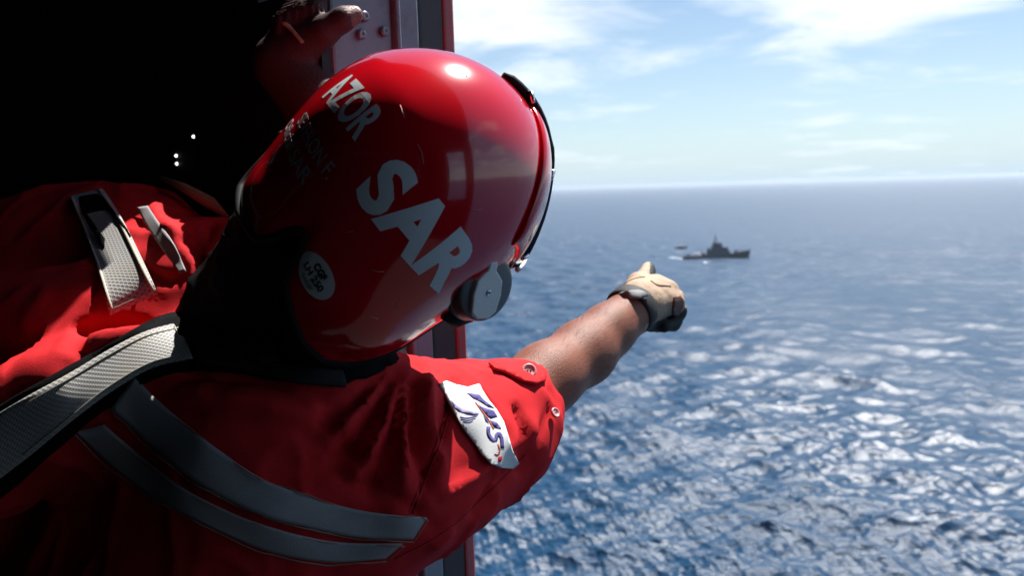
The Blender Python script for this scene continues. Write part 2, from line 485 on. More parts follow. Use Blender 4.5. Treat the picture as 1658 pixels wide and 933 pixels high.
# ---------------------------------------------------------------- sea
def build_sea():
    az_in = np.radians(np.linspace(-48, 50, 760))
    az_out = np.radians(np.linspace(50, 312, 60))[1:-1]
    A = np.concatenate([az_in, az_out])
    ang = np.linspace(0, math.atan(ALT/62.0), 620)[1:]
    rr = ALT/np.tan(ang)[::-1]
    rr = rr[rr < 5000]
    R = np.concatenate([[0.5, 20, 40], rr, [7000, 10000, 16000, 26000]])
    nA, nR = len(A), len(R)
    aa, rg = np.meshgrid(A, R)
    x = rg*np.sin(aa); y = rg*np.cos(aa); z = np.zeros_like(x)
    dx = np.zeros_like(x); dy = np.zeros_like(x)
    sp = np.maximum(rg*0.0023, np.gradient(R)[:, None]*np.ones_like(x)*0.8)
    inside = ((np.abs(aa) < math.radians(47.5)) & (rg > 61)).astype(float)
    wind = math.radians(258)
    for i in range(90):
        lam = 0.7*(42/0.7)**(i/89.0)
        th = wind + RNG.normal(0, 0.62)
        k = 2*math.pi/lam
        amp = 0.0168*lam**0.60*(1+0.4*min(max((lam-6)/10, 0), 1))*RNG.uniform(0.5, 1.3)
        ph = RNG.uniform(0, 6.28)
        kx, ky = math.cos(th)*k, math.sin(th)*k
        fade = np.clip(lam/(sp*2.2)-0.6, 0, 1)*inside
        f = kx*x+ky*y+ph
        z += fade*amp*np.sin(f)
        dx += fade*amp*0.75*math.cos(th)*np.cos(f); dy += fade*amp*0.75*math.sin(th)*np.cos(f)
    gust = 0.75+0.5*np.sin(x/61.0+1.3*np.sin(y/83.0))*np.sin(y/97.0+0.7)
    z *= np.clip(gust, 0.5, 1.3)
    V = np.stack([x+dx, y+dy, z], -1).reshape(-1, 3)
    i = np.arange(nR-1)[:, None]; j = np.arange(nA)[None, :]; j2 = (j+1) % nA
    Fc = np.stack([i*nA+j, i*nA+j2, (i+1)*nA+j2, (i+1)*nA+j], -1).reshape(-1, 4)[:, ::-1]
    me = bpy.data.meshes.new('sea')
    me.vertices.add(len(V)); me.vertices.foreach_set('co', V.astype(np.float32).ravel())
    me.loops.add(Fc.size); me.loops.foreach_set('vertex_index', Fc.astype(np.int32).ravel())
    me.polygons.add(len(Fc)); me.polygons.foreach_set('loop_start', np.arange(0, Fc.size, 4, dtype=np.int32))
    me.polygons.foreach_set('use_smooth', np.ones(len(Fc), dtype=bool))
    me.update(calc_edges=True)
    M = bpy.data.materials.new('sea_water'); M.use_nodes = True
    n = NT(M.node_tree); p = M.node_tree.nodes['Principled BSDF']
    t = n.add('ShaderNodeTexCoord')
    st = n.add('ShaderNodeMapping', inp={'Vector': t.outputs['Object'], 'Scale': (0.42, 1.0, 1.0), 'Rotation': (0, 0, math.radians(-8))})
    big = n.add('ShaderNodeTexNoise', inp={'Vector': t.outputs['Object'], 'Scale': 0.016, 'Detail': 4.0})
    gm = n.add('ShaderNodeMapping', inp={'Vector': t.outputs['Object'], 'Scale': (1.0, 0.45, 1.0), 'Rotation': (0, 0, math.radians(14))})
    big2 = n.add('ShaderNodeTexNoise', inp={'Vector': gm.outputs[0], 'Scale': 0.02, 'Detail': 6.0, 'Roughness': 0.65})
    gust_ = n.ramp(big2.outputs[0], 0.36, 0.64)
    def oct_(sc, amp, d=4.0):
        q = n.add('ShaderNodeTexNoise', inp={'Vector': st.outputs[0], 'Scale': sc, 'Detail': d, 'Roughness': 0.55})
        return n.math('MULTIPLY', q.outputs[0], amp)
    h = n.math('ADD', oct_(2.2, 0.19, 5.0), oct_(0.60, 0.28, 4.0))
    h = n.math('ADD', h, oct_(5.0, 0.05, 4.0))
    h = n.math('MULTIPLY', h, n.math('ADD', n.math('MULTIPLY', gust_, 0.7), 0.55))
    b = n.add('ShaderNodeBump', inp={'Height': h, 'Strength': 1.0, 'Distance': 1.0}); n.l.new(b.outputs[0], p.inputs['Normal'])
    g = n.add('ShaderNodeSeparateXYZ', inp={0: t.outputs['Object']})
    fo = n.add('ShaderNodeTexNoise', inp={'Vector': st.outputs[0], 'Scale': 0.8, 'Detail': 7.0, 'Roughness': 0.68})
    crest = n.math('ADD', fo.outputs[0], n.math('MULTIPLY', g.outputs[2], 0.10))
    fm = n.math('MULTIPLY', n.ramp(n.math('ADD', crest, n.math('MULTIPLY', gust_, 0.06)), 0.70, 0.86), 0.6)
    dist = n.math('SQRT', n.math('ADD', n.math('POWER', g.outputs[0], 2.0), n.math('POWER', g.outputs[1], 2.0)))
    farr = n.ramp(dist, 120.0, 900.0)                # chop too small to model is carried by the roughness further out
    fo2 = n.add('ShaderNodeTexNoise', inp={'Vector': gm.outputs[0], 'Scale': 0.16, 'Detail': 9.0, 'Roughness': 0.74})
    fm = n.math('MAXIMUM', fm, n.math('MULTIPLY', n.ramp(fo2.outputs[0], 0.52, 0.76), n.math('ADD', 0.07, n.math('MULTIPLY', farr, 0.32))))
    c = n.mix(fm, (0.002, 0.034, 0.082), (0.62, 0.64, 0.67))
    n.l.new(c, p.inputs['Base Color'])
    p.inputs['IOR'].default_value = 1.33
    n.l.new(n.math('ADD', n.math('MULTIPLY', fm, 0.4), n.math('ADD', n.math('MULTIPLY', farr, 0.14), 0.34)), p.inputs['Roughness'])
    me.materials.append(M)
    o = bpy.data.objects.new('sea', me); COL.objects.link(o)
    tag(o, 'deep blue choppy open sea with pale sun glitter', kind='structure')
build_sea()

# ---------------------------------------------------------------- helicopter
TH = math.radians(40)
wv = Vector((math.cos(TH), -math.sin(TH), 0)); nv = Vector((math.sin(TH), math.cos(TH), 0)); zv = Vector((0, 0, 1))
J0 = C(744, 466, 1.08)
HELI = empty('helicopter', Vector((J0.x, J0.y, ALT-1.15)))
tag(HELI, 'dark helicopter cabin with an open doorway in a bolted grey red edged frame', 'helicopter')
Mh = Matrix(((wv.x, nv.x, 0, J0.x), (wv.y, nv.y, 0, J0.y), (0, 0, 1, ALT), (0, 0, 0, 1)))
def hbox(name, lo, hi, mt, parent=HELI, bw=0.0):
    o = MB().box(lo, hi, Mh).out(name, mt, parent, smooth=False)
    if bw: bev(o, bw)
    return o
TOP, BOT, OW = 0.78, -1.15, 1.75
FILL_GAP = (-0.55, 0.95, -0.98, -0.33)                   # unseen opening added for fill light from the right: z0, z1, b0, b1
# a: along the wall from the outer jamb edge (right +), b: outwards (+), z: from the eye
Mi = Mh.inverted()
def wall(px_, py_, a):
    """where a sight line meets the side of the doorway, the plane a: (b, z)"""
    c = Mi @ CAM; r = Mi.to_3x3() @ ray(px_, py_); t = (a-c.x)/r.x
    q = c+r*t
    return q.y, q.z
B0, B1, B2, B3, B4, B5 = (wall(x, 466, 0)[0] for x in (562, 656, 664, 696, 700, 736))
HI = 0.275                                          # top of the jamb; left open above, unseen, to let sun on the shoulder
WA = -0.150  # left end of that added opening, placed for the shadow on the shoulder
T = 0.035
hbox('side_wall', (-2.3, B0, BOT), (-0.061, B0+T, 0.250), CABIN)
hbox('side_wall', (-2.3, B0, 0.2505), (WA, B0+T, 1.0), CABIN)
hbox('side_wall', (WA+0.001, B0+0.001, 0.425), (-0.088, B0+T-0.001, TOP), CABIN)  # unseen panel added to keep sun off the far left of the suit
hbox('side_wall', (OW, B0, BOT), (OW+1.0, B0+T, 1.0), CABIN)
hbox('dark_cover', (-0.32, B0-0.014, BOT), (-0.003, B0-0.001, 0.246), CABIN)  # added dark sheet standing in for the unlit inner face of the frame
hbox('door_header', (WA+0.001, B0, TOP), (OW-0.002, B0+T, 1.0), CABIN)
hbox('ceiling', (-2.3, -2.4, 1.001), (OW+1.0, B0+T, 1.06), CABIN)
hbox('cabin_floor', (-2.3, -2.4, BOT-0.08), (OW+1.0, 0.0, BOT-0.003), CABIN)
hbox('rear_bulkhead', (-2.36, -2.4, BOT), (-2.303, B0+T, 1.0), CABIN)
hbox('front_bulkhead', (OW+1.003, -2.4, BOT), (OW+1.06, B0+T, FILL_GAP[0]), CABIN)
hbox('front_bulkhead', (OW+1.003, -2.4, FILL_GAP[1]), (OW+1.06, B0+T, 1.0), CABIN)
hbox('front_bulkhead', (OW+1.003, -2.4, FILL_GAP[0]), (OW+1.06, FILL_GAP[2], FILL_GAP[1]), CABIN)
hbox('front_bulkhead', (OW+1.003, FILL_GAP[3], FILL_GAP[0]), (OW+1.06, B0+T, FILL_GAP[1]), CABIN)
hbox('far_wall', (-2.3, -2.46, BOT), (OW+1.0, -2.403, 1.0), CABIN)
df = hbox('door_frame', (-0.060, B0, BOT), (0.0, B1, HI), FRAME, bw=0.004)
hbox('frame_rib', (-0.060, B1+0.001, BOT), (0.009, B2, HI), FRAME, df, 0.003)
hbox('frame_flange', (-0.060, B2+0.001, BOT), (0.003, B3, HI), FRAME, df, 0.004)
hbox('frame_seal', (-0.060, B3+0.001, BOT), (0.001, B4, HI), SEAL, df)
hbox('door_reveal', (-0.060, B4+0.001, BOT), (-0.002, B5, HI), FRAME_DK, df, 0.002)
hbox('red_edge', (-0.060, B5+0.001, BOT), (0.0, 0.012, HI), EDGE_RED, df, 0.004)
# bolted plates at the head of the frame
pa0, pz1 = wall(566, 44, 0); pa1, pz0 = wall(630, 68, 0)
hbox('hinge_plate', (pa0-.02, -0.01, pz0), (pa1, 0.004, pz1), FRAME, df, 0.002)
hbox('hinge_plate', (pa0-.02, -0.01, pz1+0.001), (pa1, 0.0025, pz1+0.032), FRAME, df, 0.002)
hbox('hinge_plate', (pa0-.02, -0.01, pz1+0.033), (pa1-.004, 0.013, pz1+0.07), FRAME, df, 0.006)
for bx_, by_ in ((590, 26), (585, 55), (622, 50)):
    bb, zz = wall(bx_, by_, 0.004)
    b = MB(); Mb = Mh @ Matrix.Translation((0.003, bb, zz)) @ Matrix.Rotation(math.radians(90), 4, 'Y')
    b.lathe([(0.0066, -0.001), (0.0068, 0.002), (0.0052, 0.0045), (0.0022, 0.0048), (0.0018, 0.0035)], Mb, 14)
    b.out('bolt', BOLT, df)
bi = B0
SPECK = mat('speck_glow', (0.8, 0.8, 0.8), 0.4)  # small bright specks on the wall, given a glow of their own
SPECK.node_tree.nodes['Principled BSDF'].inputs['Emission Color'].default_value = (1, .98, .95, 1)
SPECK.node_tree.nodes['Principled BSDF'].inputs['Emission Strength'].default_value = 1.2
for lx_, ly_ in ((314, 221), (286, 252), (287, 265)):
    c_ = Mi @ CAM; r_ = Mi.to_3x3() @ ray(lx_, ly_); q_ = c_ + r_*((B0-c_.y)/r_.y)
    MB().lathe([(.0026, -.004), (.0026, .001), (.0016, .0026), (.0003, .003)], Mh @ Matrix.Translation(q_) @ Matrix.Rotation(math.radians(90), 4, 'X'), 12).out('wall_speck', SPECK, HELI)
hd = MB().tube([C(505, 60, .915), C(505, 50, .895), C(520, 22, .89), C(535, -20, .89), C(540, -34, .91)], 0.009, 10)
hd.out('grab_handle', CABIN, HELI)

# ---------------------------------------------------------------- person
PR = empty('person', Vector((C(250, 900, 0.8).x, C(250, 900, 0.8).y, ALT-1.15)))
tag(PR, 'crewman in red flight suit with reflective bands pointing with outstretched gloved right hand', 'person')

HC = C(645, 326, 0.68)                                  # centre of the helmet
cview = (CAM-HC).normalized()                           # towards the eye
def camv(x, y, z): return (RT*x + UP*y - fwd*z)
rr_ = camv(.63, -.77, 0); rr_ = (rr_-cview*rr_.dot(cview)).normalized()
uu_ = cview.cross(rr_).normalized()
e = math.radians(10); fa = math.radians(128)
Uh = (uu_*math.cos(e)+cview*math.sin(e)).normalized()
Oh = (cview*math.cos(e)-uu_*math.sin(e)).normalized()
Fh = (Oh*math.cos(fa)+rr_*math.sin(fa)).normalized()
Rh = Fh.cross(Uh).normalized()                          # his right
def HL(x, r, z): return HC + Fh*x + Rh*r + Uh*z         # helmet frame: forward, right, up

SHO_R = (520, 750, 0.72); SHO_L = (225, 425, 0.90); C7 = (405, 545, 0.80)
suit = []
suit += chain((350, 660, 0.84, .105), (190, 1150, 0.80, .165))
suit += chain((205, 426, .94, .083), (360, 560, 0.87, .085), (470, 700, 0.76, .112))
suit += chain((-20, 740, 0.70, .058), (140, 650, 0.70, .055), (300, 640, 0.715, .055), (420, 680, .735, .07))
suit += chain((-60, 540, 0.80, .066), (150, 540, 0.80, .064), (255, 528, 0.815, .058))
suit += chain((225, 548, .822, .070), (318, 552, .805, .064))
suit += chain((440, 745, 0.735, .115), (320, 1080, 0.76, .145))
suit += chain((480, 765, 0.725, .108), (610, 758, 0.75, .098), (700, 734, 0.79, .083), (800, 690, 0.86, .070), (856, 644, 0.906, .0455))
suit += chain((-20, 500, .95, .095), (120, 428, .95, .089), (215, 426, .94, .083), (335, 462, .835, .066), (540, 410, .85, .052))
suit += chain((540, 410, .85, .050), (550, 270, .89, .046), (528, 205, .905, .038))
suit += chain((150, 560, 0.93, .12), (60, 1100, 0.92, .17))
suit += chain((190, 1150, 0.84, .165), (170, 1500, 0.86, .17), (420, 1720, 1.0, .10))
cutp = chain((880, 626, 0.922, .046), (960, 566, 1.0, .05))
Vs, Fs = implicit(suit, 0.0062, 0.045, cut=[(cutp[0][0], cutp[0][1], .046, .05)], it=3)
Ns = normals(Vs, Fs)
px, py, dd = to_px(Vs)
facing = np.clip(((CAMn-Vs)*Ns).sum(1)/np.linalg.norm(CAMn-Vs, axis=1)*1.5+0.3, 0, 1)
disp = np.zeros(len(Vs))
folds = [  # polyline on the cloth, width px, depth m
    ([(636, 608), (600, 680), (545, 760)], 13, -.0075), ([(652, 612), (640, 700), (598, 800)], 11, -.0065),
    ([(667, 618), (667, 700), (692, 790)], 10, -.0060), ([(618, 606), (570, 650), (500, 700)], 13, -.0060),
    ([(645, 610), (622, 690), (575, 775)], 9, .0055), ([(660, 612), (654, 700), (650, 800)], 9, .0055), ([(628, 604), (588, 662), (520, 735)], 10, .005),
    ([(690, 625), (700, 700), (715, 760)], 10, .004),
    ([(735, 622), (722, 690), (690, 770), (668, 830)], 7, -.0035),
    ([(845, 765), (872, 720), (893, 660)], 7, -.004), ([(770, 830), (820, 775), (850, 735)], 9, -.004), ([(700, 880), (790, 800), (830, 765)], 8, .003),
    ([(130, 530), (200, 522), (270, 530)], 9, -.009), ([(150, 560), (230, 545), (290, 520)], 10, .007), ([(235, 440), (270, 455), (300, 440)], 8, -.005),
    ([(300, 390), (340, 440), (345, 500)], 12, -.008), ([(250, 345), (300, 400), (330, 440)], 12, .006), ([(340, 370), (325, 410), (330, 450)], 10, -.006),
    ([(770, 640), (800, 668), (812, 700)], 7, -.0028), ([(838, 660), (850, 700), (838, 745)], 7, -.0034), ([(715, 800), (775, 770), (835, 715)], 8, .0035), ([(735, 850), (795, 800), (845, 752)], 7, -.003),
    ([(560, 780), (640, 800), (700, 850)], 10, -.003), ([(520, 690), (570, 720), (600, 780)], 10, -.003), ([(290, 600), (420, 606), (520, 640)], 14, -.005), ([(300, 640), (430, 660), (560, 700)], 18, .004), ([(420, 800), (520, 760), (600, 700)], 22, -.004),
]
for line, w, a in folds:
    d = seg_dist(px, py, line); 
    ends = np.exp(-(np.hypot(px-line[-1][0], py-line[-1][1])/30)**2)*0.6
    disp += 2.1*a*np.exp(-(d/w)**2)*(1-ends)*facing
nz = fbm(Vs, 9.0, 1, 3); nz2 = fbm(Vs, 26.0, 2, 2)
ridge = 1-np.abs(fbm(Vs*np.array([1.0, 0.8, 0.55]) + CAMn*np.array([0, .2, .45]), 15.0, 3, 2))*2.2
disp += nz*0.0045 + nz2*0.0020 + np.clip(ridge, 0, 1)**3*0.0042
Vs = Vs + Ns*disp[:, None]
SUIT = mk('flight_suit', Vs, Fs, RED_SUIT, PR)
SB = BVHTree.FromPolygons(Vs.tolist(), Fs.tolist())

# ---- body under the clothes: one continuous skin with the bare forearm
fa_ = Fh; hc = HL(0.0, 0, -0.035)
body = []
body += [(HL(-.012, 0, .015), HL(.018, 0, -.03), .088, .078)]                       # skull
body += [(HL(.05, 0, -.06), HL(.062, 0, -.105), .052, .034)]                        # face to chin
body += [(HL(.092, 0, -.028), HL(.107, 0, -.055), .010, .014, None, .012)]          # nose
body += [(HL(.086, .0, -.082), HL(.088, .0, -.086), .016, .014, None, .010)]        # mouth
body += [(HL(.074, -.035, -.012), HL(.074, .035, -.012), .016, .016, None, .02)]    # brow
body += [(HL(-.015, 0, -.07), C(405, 540, 0.79), .056, .062)]                       # neck
body += chain((405, 545, 0.82, .055), (330, 760, 0.84, .07), (200, 1100, 0.82, .11))
body += chain((235, 460, .92, .055), (400, 570, 0.85, .055), (505, 745, 0.73, .06))
body += chain((505, 745, 0.73, .058), (700, 722, 0.79, .050), (822, 662, 0.865, .043))
body += chain((822, 662, 0.865, .043), (884, 613, 0.92, .0415), (945, 571, 0.98, .0400), (985, 535, 1.02, .034), (1018, 508, 1.05, .0280), (1042, 488, 1.082, .018))
body += chain((235, 460, .92, .055), (335, 465, .84, .044), (540, 410, .855, .036), (550, 270, .90, .030), (515, 172, .903, .025), (470, 110, .90, .022), (478, 88, .895, .020))
Vb, Fb = implicit(body, 0.0052, 0.022, it=3)
BODY = mk('body', Vb, Fb, SKIN, PR)
hair = MB()
BB = BVHTree.FromPolygons(Vb.tolist(), Fb.tolist())
pa_, pb_ = C(895, 603, .93), C(1000, 524, 1.035)
for i in range(520):                                     # sparse dark hair on the forearm
    f_ = RNG.uniform(0, 1); q_ = pa_.lerp(pb_, f_); ax2 = (pb_-pa_).normalized()
    v_ = Vector(RNG.normal(0, 1, 3)); v_ = (v_-ax2*v_.dot(ax2)).normalized()
    h_ = BB.ray_cast(q_+v_*.12, -v_)
    if h_[0] is None: continue
    p_ = h_[0]; d_ = (ax2*.75+v_*.35+Vector(RNG.normal(0, .25, 3))).normalized(); l_ = RNG.uniform(.006, .012)
    hair.tube([p_-v_*.0005, p_+d_*l_*.5+v_*.0012, p_+d_*l_+v_*.0010], [.00011, .00009, .00004], 3, cap=False)
tag(hair.out('arm_hair', HAIR, BODY), kind='stuff')
eyes = MB()
for s in (-1, 1):
    M4 = Matrix.Translation(HL(.083, s*.031, -.030)) @ Fh.to_track_quat('Z', 'Y').to_matrix().to_4x4()
    MB().lathe([(.001, -.012), (.009, -.008), (.012, 0), (.009, .008), (.001, .012)], M4, 14).out('eye', STICK, BODY)

# ---- rolled cuff with its button tab
ca = C(800, 690, 0.86); cb = C(853, 647, 0.903); cax = (cb-ca).normalized()
def ring_tube(c0, ax_, r, prof, n=48, wob=0.0):
    a = (CAM-c0); a = (a-ax_*a.dot(ax_)).normalized(); b = ax_.cross(a)
    V = []; Fc = []; k = len(prof)
    for i in range(n):
        q = 2*math.pi*i/n
        w = 1+wob*math.sin(3*q+.4)+wob*0.7*math.sin(5*q+2)
        for dr, dz in prof: V.append(c0 + ax_*dz + (a*math.cos(q)+b*math.sin(q))*(r*w+dr))
    for i in range(n):
        for j in range(k):
            Fc.append([i*k+j, ((i+1) % n)*k+j, ((i+1) % n)*k+(j+1) % k, i*k+(j+1) % k])
    return V, Fc
V_, F_ = ring_tube(cb, cax, .0458, [(-.006, .012), (-.001, .014), (.003, .011), (.0045, 0), (.0050, -.014), (.003, -.024), (-.004, -.024), (-.007, 0)], wob=.02)
cuff = mk('cuff', V_, F_, RED_SUIT, PR)
md = cuff.modifiers.new('s', 'SUBSURF'); md.levels = md.render_levels = 2
sm = BVHTree.FromPolygons([tuple(v) for v in V_], F_)
allV = Vs.tolist()+[tuple(v) for v in V_]; allF = Fs.tolist()+[[i+len(Vs) for i in f] for f in F_]
SCB = BVHTree.FromPolygons(allV, allF)
tabo = sewn('cuff_tab', [(792, 593), (812, 586), (845, 588), (872, 595), (884, 606), (880, 619), (866, 626), (842, 620), (815, 607), (797, 601)], SCB, RED_SUIT, PR, off=.0035, thick=.003, guess=.9)
def button(px_, py_, r=.0085, facing_=False):
    p = cast(SCB, px_, py_, 0.0055, .9); h = SCB.find_nearest(p); nn = (p-h[0]).normalized()*(1 if facing_ else .4)+(CAM-p).normalized()*(0 if facing_ else .6)
    if (p-h[0]).dot(CAM-p) < 0: nn = (CAM-p)
    nn.normalize()
    M4 = Matrix.Translation(p) @ nn.to_track_quat('Z', 'Y').to_matrix().to_4x4()
    o = MB().lathe([(r*.9, -.001), (r, .0006), (r*.95, .002), (r*.75, .0024), (r*.66, .0013), (r*.1, .0012)], M4, 24).out('button', BTN, PR)
    for q in (-1, 1):
        MB().lathe([(r*.11, .0012), (r*.11, .0019), (r*.02, .002)], M4 @ Matrix.Translation((q*r*.22, 0, 0)), 8).out('thread_hole', INK, o)
    return o
BTN = mat('pink_button', (0.70, 0.33, 0.32), 0.35)
button(853, 607)
button(893, 672, .0060, True)

# ---- reflective bands on the back, webbing tapes, patch
b1A = [(218, 612), (262, 655), (307, 693), (343, 721), (415, 771), (486, 800), (590, 829), (691, 839)]
b1B = [(180, 662), (247, 725), (288, 759), (329, 789), (415, 832), (486, 852), (580, 871), (668, 874)]
ribbon('reflective_band', b1A, b1B, SB, GREY_BAND, PR, off=.0024, thick=.0012, n=70, m=8, fit=(9, 3))
b2A = [(168, 688), (228, 740), (275, 776), (322, 806), (400, 842), (486, 868), (560, 880), (652, 881)]
b2B = [(122, 700), (175, 750), (236, 797), (285, 825), (343, 855), (430, 892), (530, 911), (624, 905)]
ribbon('reflective_band', b2A, b2B, SB, GREY_BAND, PR, off=.0024, thick=.0012, n=70, m=8, fit=(9, 3))
def bvh_of(o):
    return BVHTree.FromPolygons([tuple(v.co+root_of(o).location) for v in o.data.vertices], [list(p.vertices) for p in o.data.polygons])
def stitch(pts, off=.0026, r=.0006, n=40, bvh=SB, par=PR, mt=THREAD, name='seam_stitching', guess=.8):
    L = smooth_line(pts, n)
    V = [cast(bvh, q[0], q[1], off, guess) for q in L]
    return MB().tube(V, r, 5).out(name, mt, par)

BTHR = mat('band_edge_thread', (0.30, 0.16, 0.11), 0.8)
for L_ in (b1A, b1B, b2A, b2B): stitch(L_, .0036, .0006, 70, mt=BTHR)
stitch([b1A[-1], b1B[-1]], .0036, .0006, 8, mt=BTHR); stitch([b2A[-1], b2B[-1]], .0036, .0006, 8, mt=BTHR)
SEAM = mat('dark_red_seam', (0.36, 0.008, 0.012), 0.85)
stitch([(733, 622), (722, 690), (692, 770), (668, 832)], .0003, .0008, 40, mt=SEAM, name='sleeve_seam')
stitch([(727, 622), (716, 690), (686, 770), (662, 830)], .0006, .0005, 40, mt=SEAM, name='sleeve_seam')
stitch([(640, 905), (720, 862), (800, 790), (852, 735)], .0003, .0008, 40, mt=SEAM, name='sleeve_seam')
VEST = ribbon('harness_band', [(-60, 696), (40, 636), (90, 609), (129, 587), (180, 556), (235, 529), (296, 512), (360, 545), (420, 585)], [(-60, 850), (40, 772), (90, 729), (129, 696), (180, 658), (245, 618), (316, 600), (390, 600), (470, 618)], SB, BLACK_CLOTH, PR, off=.003, thick=.004, n=60, m=10)
VEST2 = sewn('harness_back_panel', [(306, 490), (350, 430), (392, 390), (470, 330), (560, 420), (640, 590), (560, 624), (470, 618), (380, 604), (318, 596), (300, 540)], SB, BLACK_CLOTH, PR, off=.005, thick=.006, cell=12)
DKWEB = mat('dark_grey_webbing', (0.022, 0.022, 0.024), 0.8, bump=0.0006, bscale=600, spec=0.15)
ribbon('harness_strap', [(318, 560), (400, 575), (480, 595), (560, 600)], [(314, 585), (398, 600), (478, 620), (560, 626)], SB, DKWEB, PR, off=.011, thick=.003, n=30, m=4, fit=(5, 1))
ribbon('harness_strap', [(345, 440), (375, 500), (402, 555), (420, 590)], [(375, 425), (405, 490), (434, 548), (452, 585)], SB, DKWEB, PR, off=.011, thick=.003, n=30, m=4, fit=(4, 1))
tl = ribbon('reflective_tape', [(-60, 705), (40, 645), (90, 618), (129, 596), (180, 565), (235, 538), (290, 523)], [(-60, 820), (40, 745), (90, 704), (129, 672), (180, 634), (245, 596), (312, 580)], SB, TAPE, PR, off=.0100, thick=.002, n=50, m=10, fit=(5, 2))
stitch([(40, 656), (90, 628), (129, 606), (180, 575), (235, 547), (288, 533)], .0016, .0006, bvh=bvh_of(tl), par=tl)
stitch([(40, 735), (90, 695), (129, 664), (180, 626), (245, 589), (306, 575)], .0016, .0006, bvh=bvh_of(tl), par=tl)
stitch([(282, 530), (292, 555), (298, 576)], .0016, .0006, bvh=bvh_of(tl), par=tl)
tu = ribbon('reflective_tape', [(112, 318), (124, 345), (140, 385), (158, 440), (178, 511)], [(166, 306), (180, 325), (202, 362), (228, 415), (256, 476)], SB, TAPE, PR, off=.0060, thick=.002, n=40, m=10, fit=(4, 2))
stitch([(161, 309), (175, 328), (197, 365), (223, 418), (250, 474)], .0012, .0020, bvh=bvh_of(tu), par=tu, mt=TAPE_EDGE, name='tape_hem')
stitch([(117, 321), (129, 348), (145, 388), (163, 440), (182, 504)], .0012, .0016, bvh=bvh_of(tu), par=tu, mt=TAPE_EDGE, name='tape_hem')
stitch([(184, 500), (250, 470)], .0016, .0006, bvh=bvh_of(tu), par=tu)
sl_ = ribbon('tape_loop', [(114, 324), (142, 318), (176, 313)], [(124, 350), (154, 344), (190, 337)], bvh_of(tu), BLACK_CLOTH, PR, off=.0014, thick=.0015, n=12, m=4)
gs = ribbon('grey_shoulder_strap', [(222, 336), (240, 370), (262, 402), (292, 444)], [(240, 334), (258, 362), (282, 396), (302, 440)], SB, GREY_BAND, PR, off=.002, thick=.002, n=24, m=5, fit=(4, 1))

PATCHP = [(711, 622), (721, 617), (738, 624), (757, 628), (776, 622), (780, 632), (790, 648), (803, 664), (815, 684), (822, 706), (829, 730), (840, 751), (830, 759), (812, 758), (796, 752), (780, 736), (768, 718), (754, 700), (742, 682), (730, 660), (720, 640)]
pt = sewn('sleeve_patch', PATCHP, SB, PATCH, PR, off=.0035, thick=.0022, cell=5, fit=3)
pm = BVHTree.FromPolygons([tuple(v.co+PR.location) for v in pt.data.vertices], [list(p.vertices) for p in pt.data.polygons])
def z2(pl): return [(700+x/5.833, 610+y/5.833) for x, y in pl]
def thickline(pts, w):
    L = smooth_line(pts, 14); A = []; B = []
    for i, q in enumerate(L):
        t = L[min(i+1, 14)]-L[max(i-1, 0)]; t /= max(np.linalg.norm(t), 1e-6); nn = np.array((-t[1], t[0]))*w/2
        A.append(tuple(q+nn)); B.append(tuple(q-nn))
    return A+B[::-1]
for nm, pl, mt in (
    ('patch_letter', [(318, 163), (375, 170), (440, 180), (468, 218), (575, 305), (520, 292), (430, 237), (378, 214)], PATCH_BLUE),
    ('patch_letter', [(412, 262), (470, 298), (570, 328), (606, 384), (545, 402), (507, 378), (440, 302)], PATCH_BLUE),
    ('patch_letter', [(538, 418), (600, 440), (640, 490), (638, 503), (580, 487), (545, 452)], PATCH_BLUE),
    ('patch_letter', [(475, 370), (500, 398), (524, 447), (495, 428)], PATCH_BLUE),
    ('patch_letter', thickline([(522, 478), (520, 540), (550, 595), (590, 605), (600, 555), (622, 545), (645, 590), (652, 680)], 34), PATCH_BLUE),
    ('patch_emblem', [(175, 235), (240, 290), (330, 330), (432, 350), (405, 377), (320, 362), (240, 337), (205, 302)], PATCH_PALE),
    ('patch_emblem', thickline([(258, 385), (320, 395), (400, 380), (425, 355)], 8), PATCH_PALE),
    ('patch_emblem', thickline([(265, 405), (330, 415), (400, 396)], 7), PATCH_PALE),
    ('patch_emblem', thickline([(285, 425), (335, 434), (375, 420)], 6), PATCH_PALE),
    ('patch_stroke', thickline([(400, 250), (470, 345), (520, 410), (570, 500)], 11), PATCH_RED),
    ('patch_stroke', thickline([(612, 640), (626, 700), (606, 742), (580, 733)], 14), PATCH_RED),
):
    sewn(nm, z2(pl), pm, mt, pt, off=.0013, thick=.0003, cell=6, guess=.8)

# ---- collar of the harness round the neck
col = chain((330, 400, 0.93, .028), (375, 470, 0.80, .034), (425, 545, 0.725, .036), (500, 590, 0.71, .034), (590, 600, 0.76, .028), (640, 600, 0.84, .022))
col += [(HL(-.03, 0, -.075), C(400, 545, 0.79), .066, .076)]
Vc, Fc_ = implicit(col, 0.005, 0.02, it=2)
Vc = Vc + normals(Vc, Fc_)*(fbm(Vc, 16.0, 8, 3)*.004 + np.clip(1-np.abs(fbm(Vc*np.array([1, 1, 2.2])-CAMn*np.array([0, 0, 1.2]), 18.0, 9, 2))*3, 0, 1)**2*.0025)[:, None]
mk('harness_collar', Vc, Fc_, BLACK_CLOTH, PR)
MB().tube([C(262, 288, .93), C(300, 305, .90), C(340, 328, .885), C(368, 352, .89)], [.003, .006, .008, .003], 8).out('shoulder_webbing', KHAKI, PR)
MB().tube([C(478, 594, .655), C(479, 602, .652), C(474, 610, .65), C(468, 616, .65)], [.0011, .0016, .0016, .0012], 8).out('harness_clip', CHROME, PR)

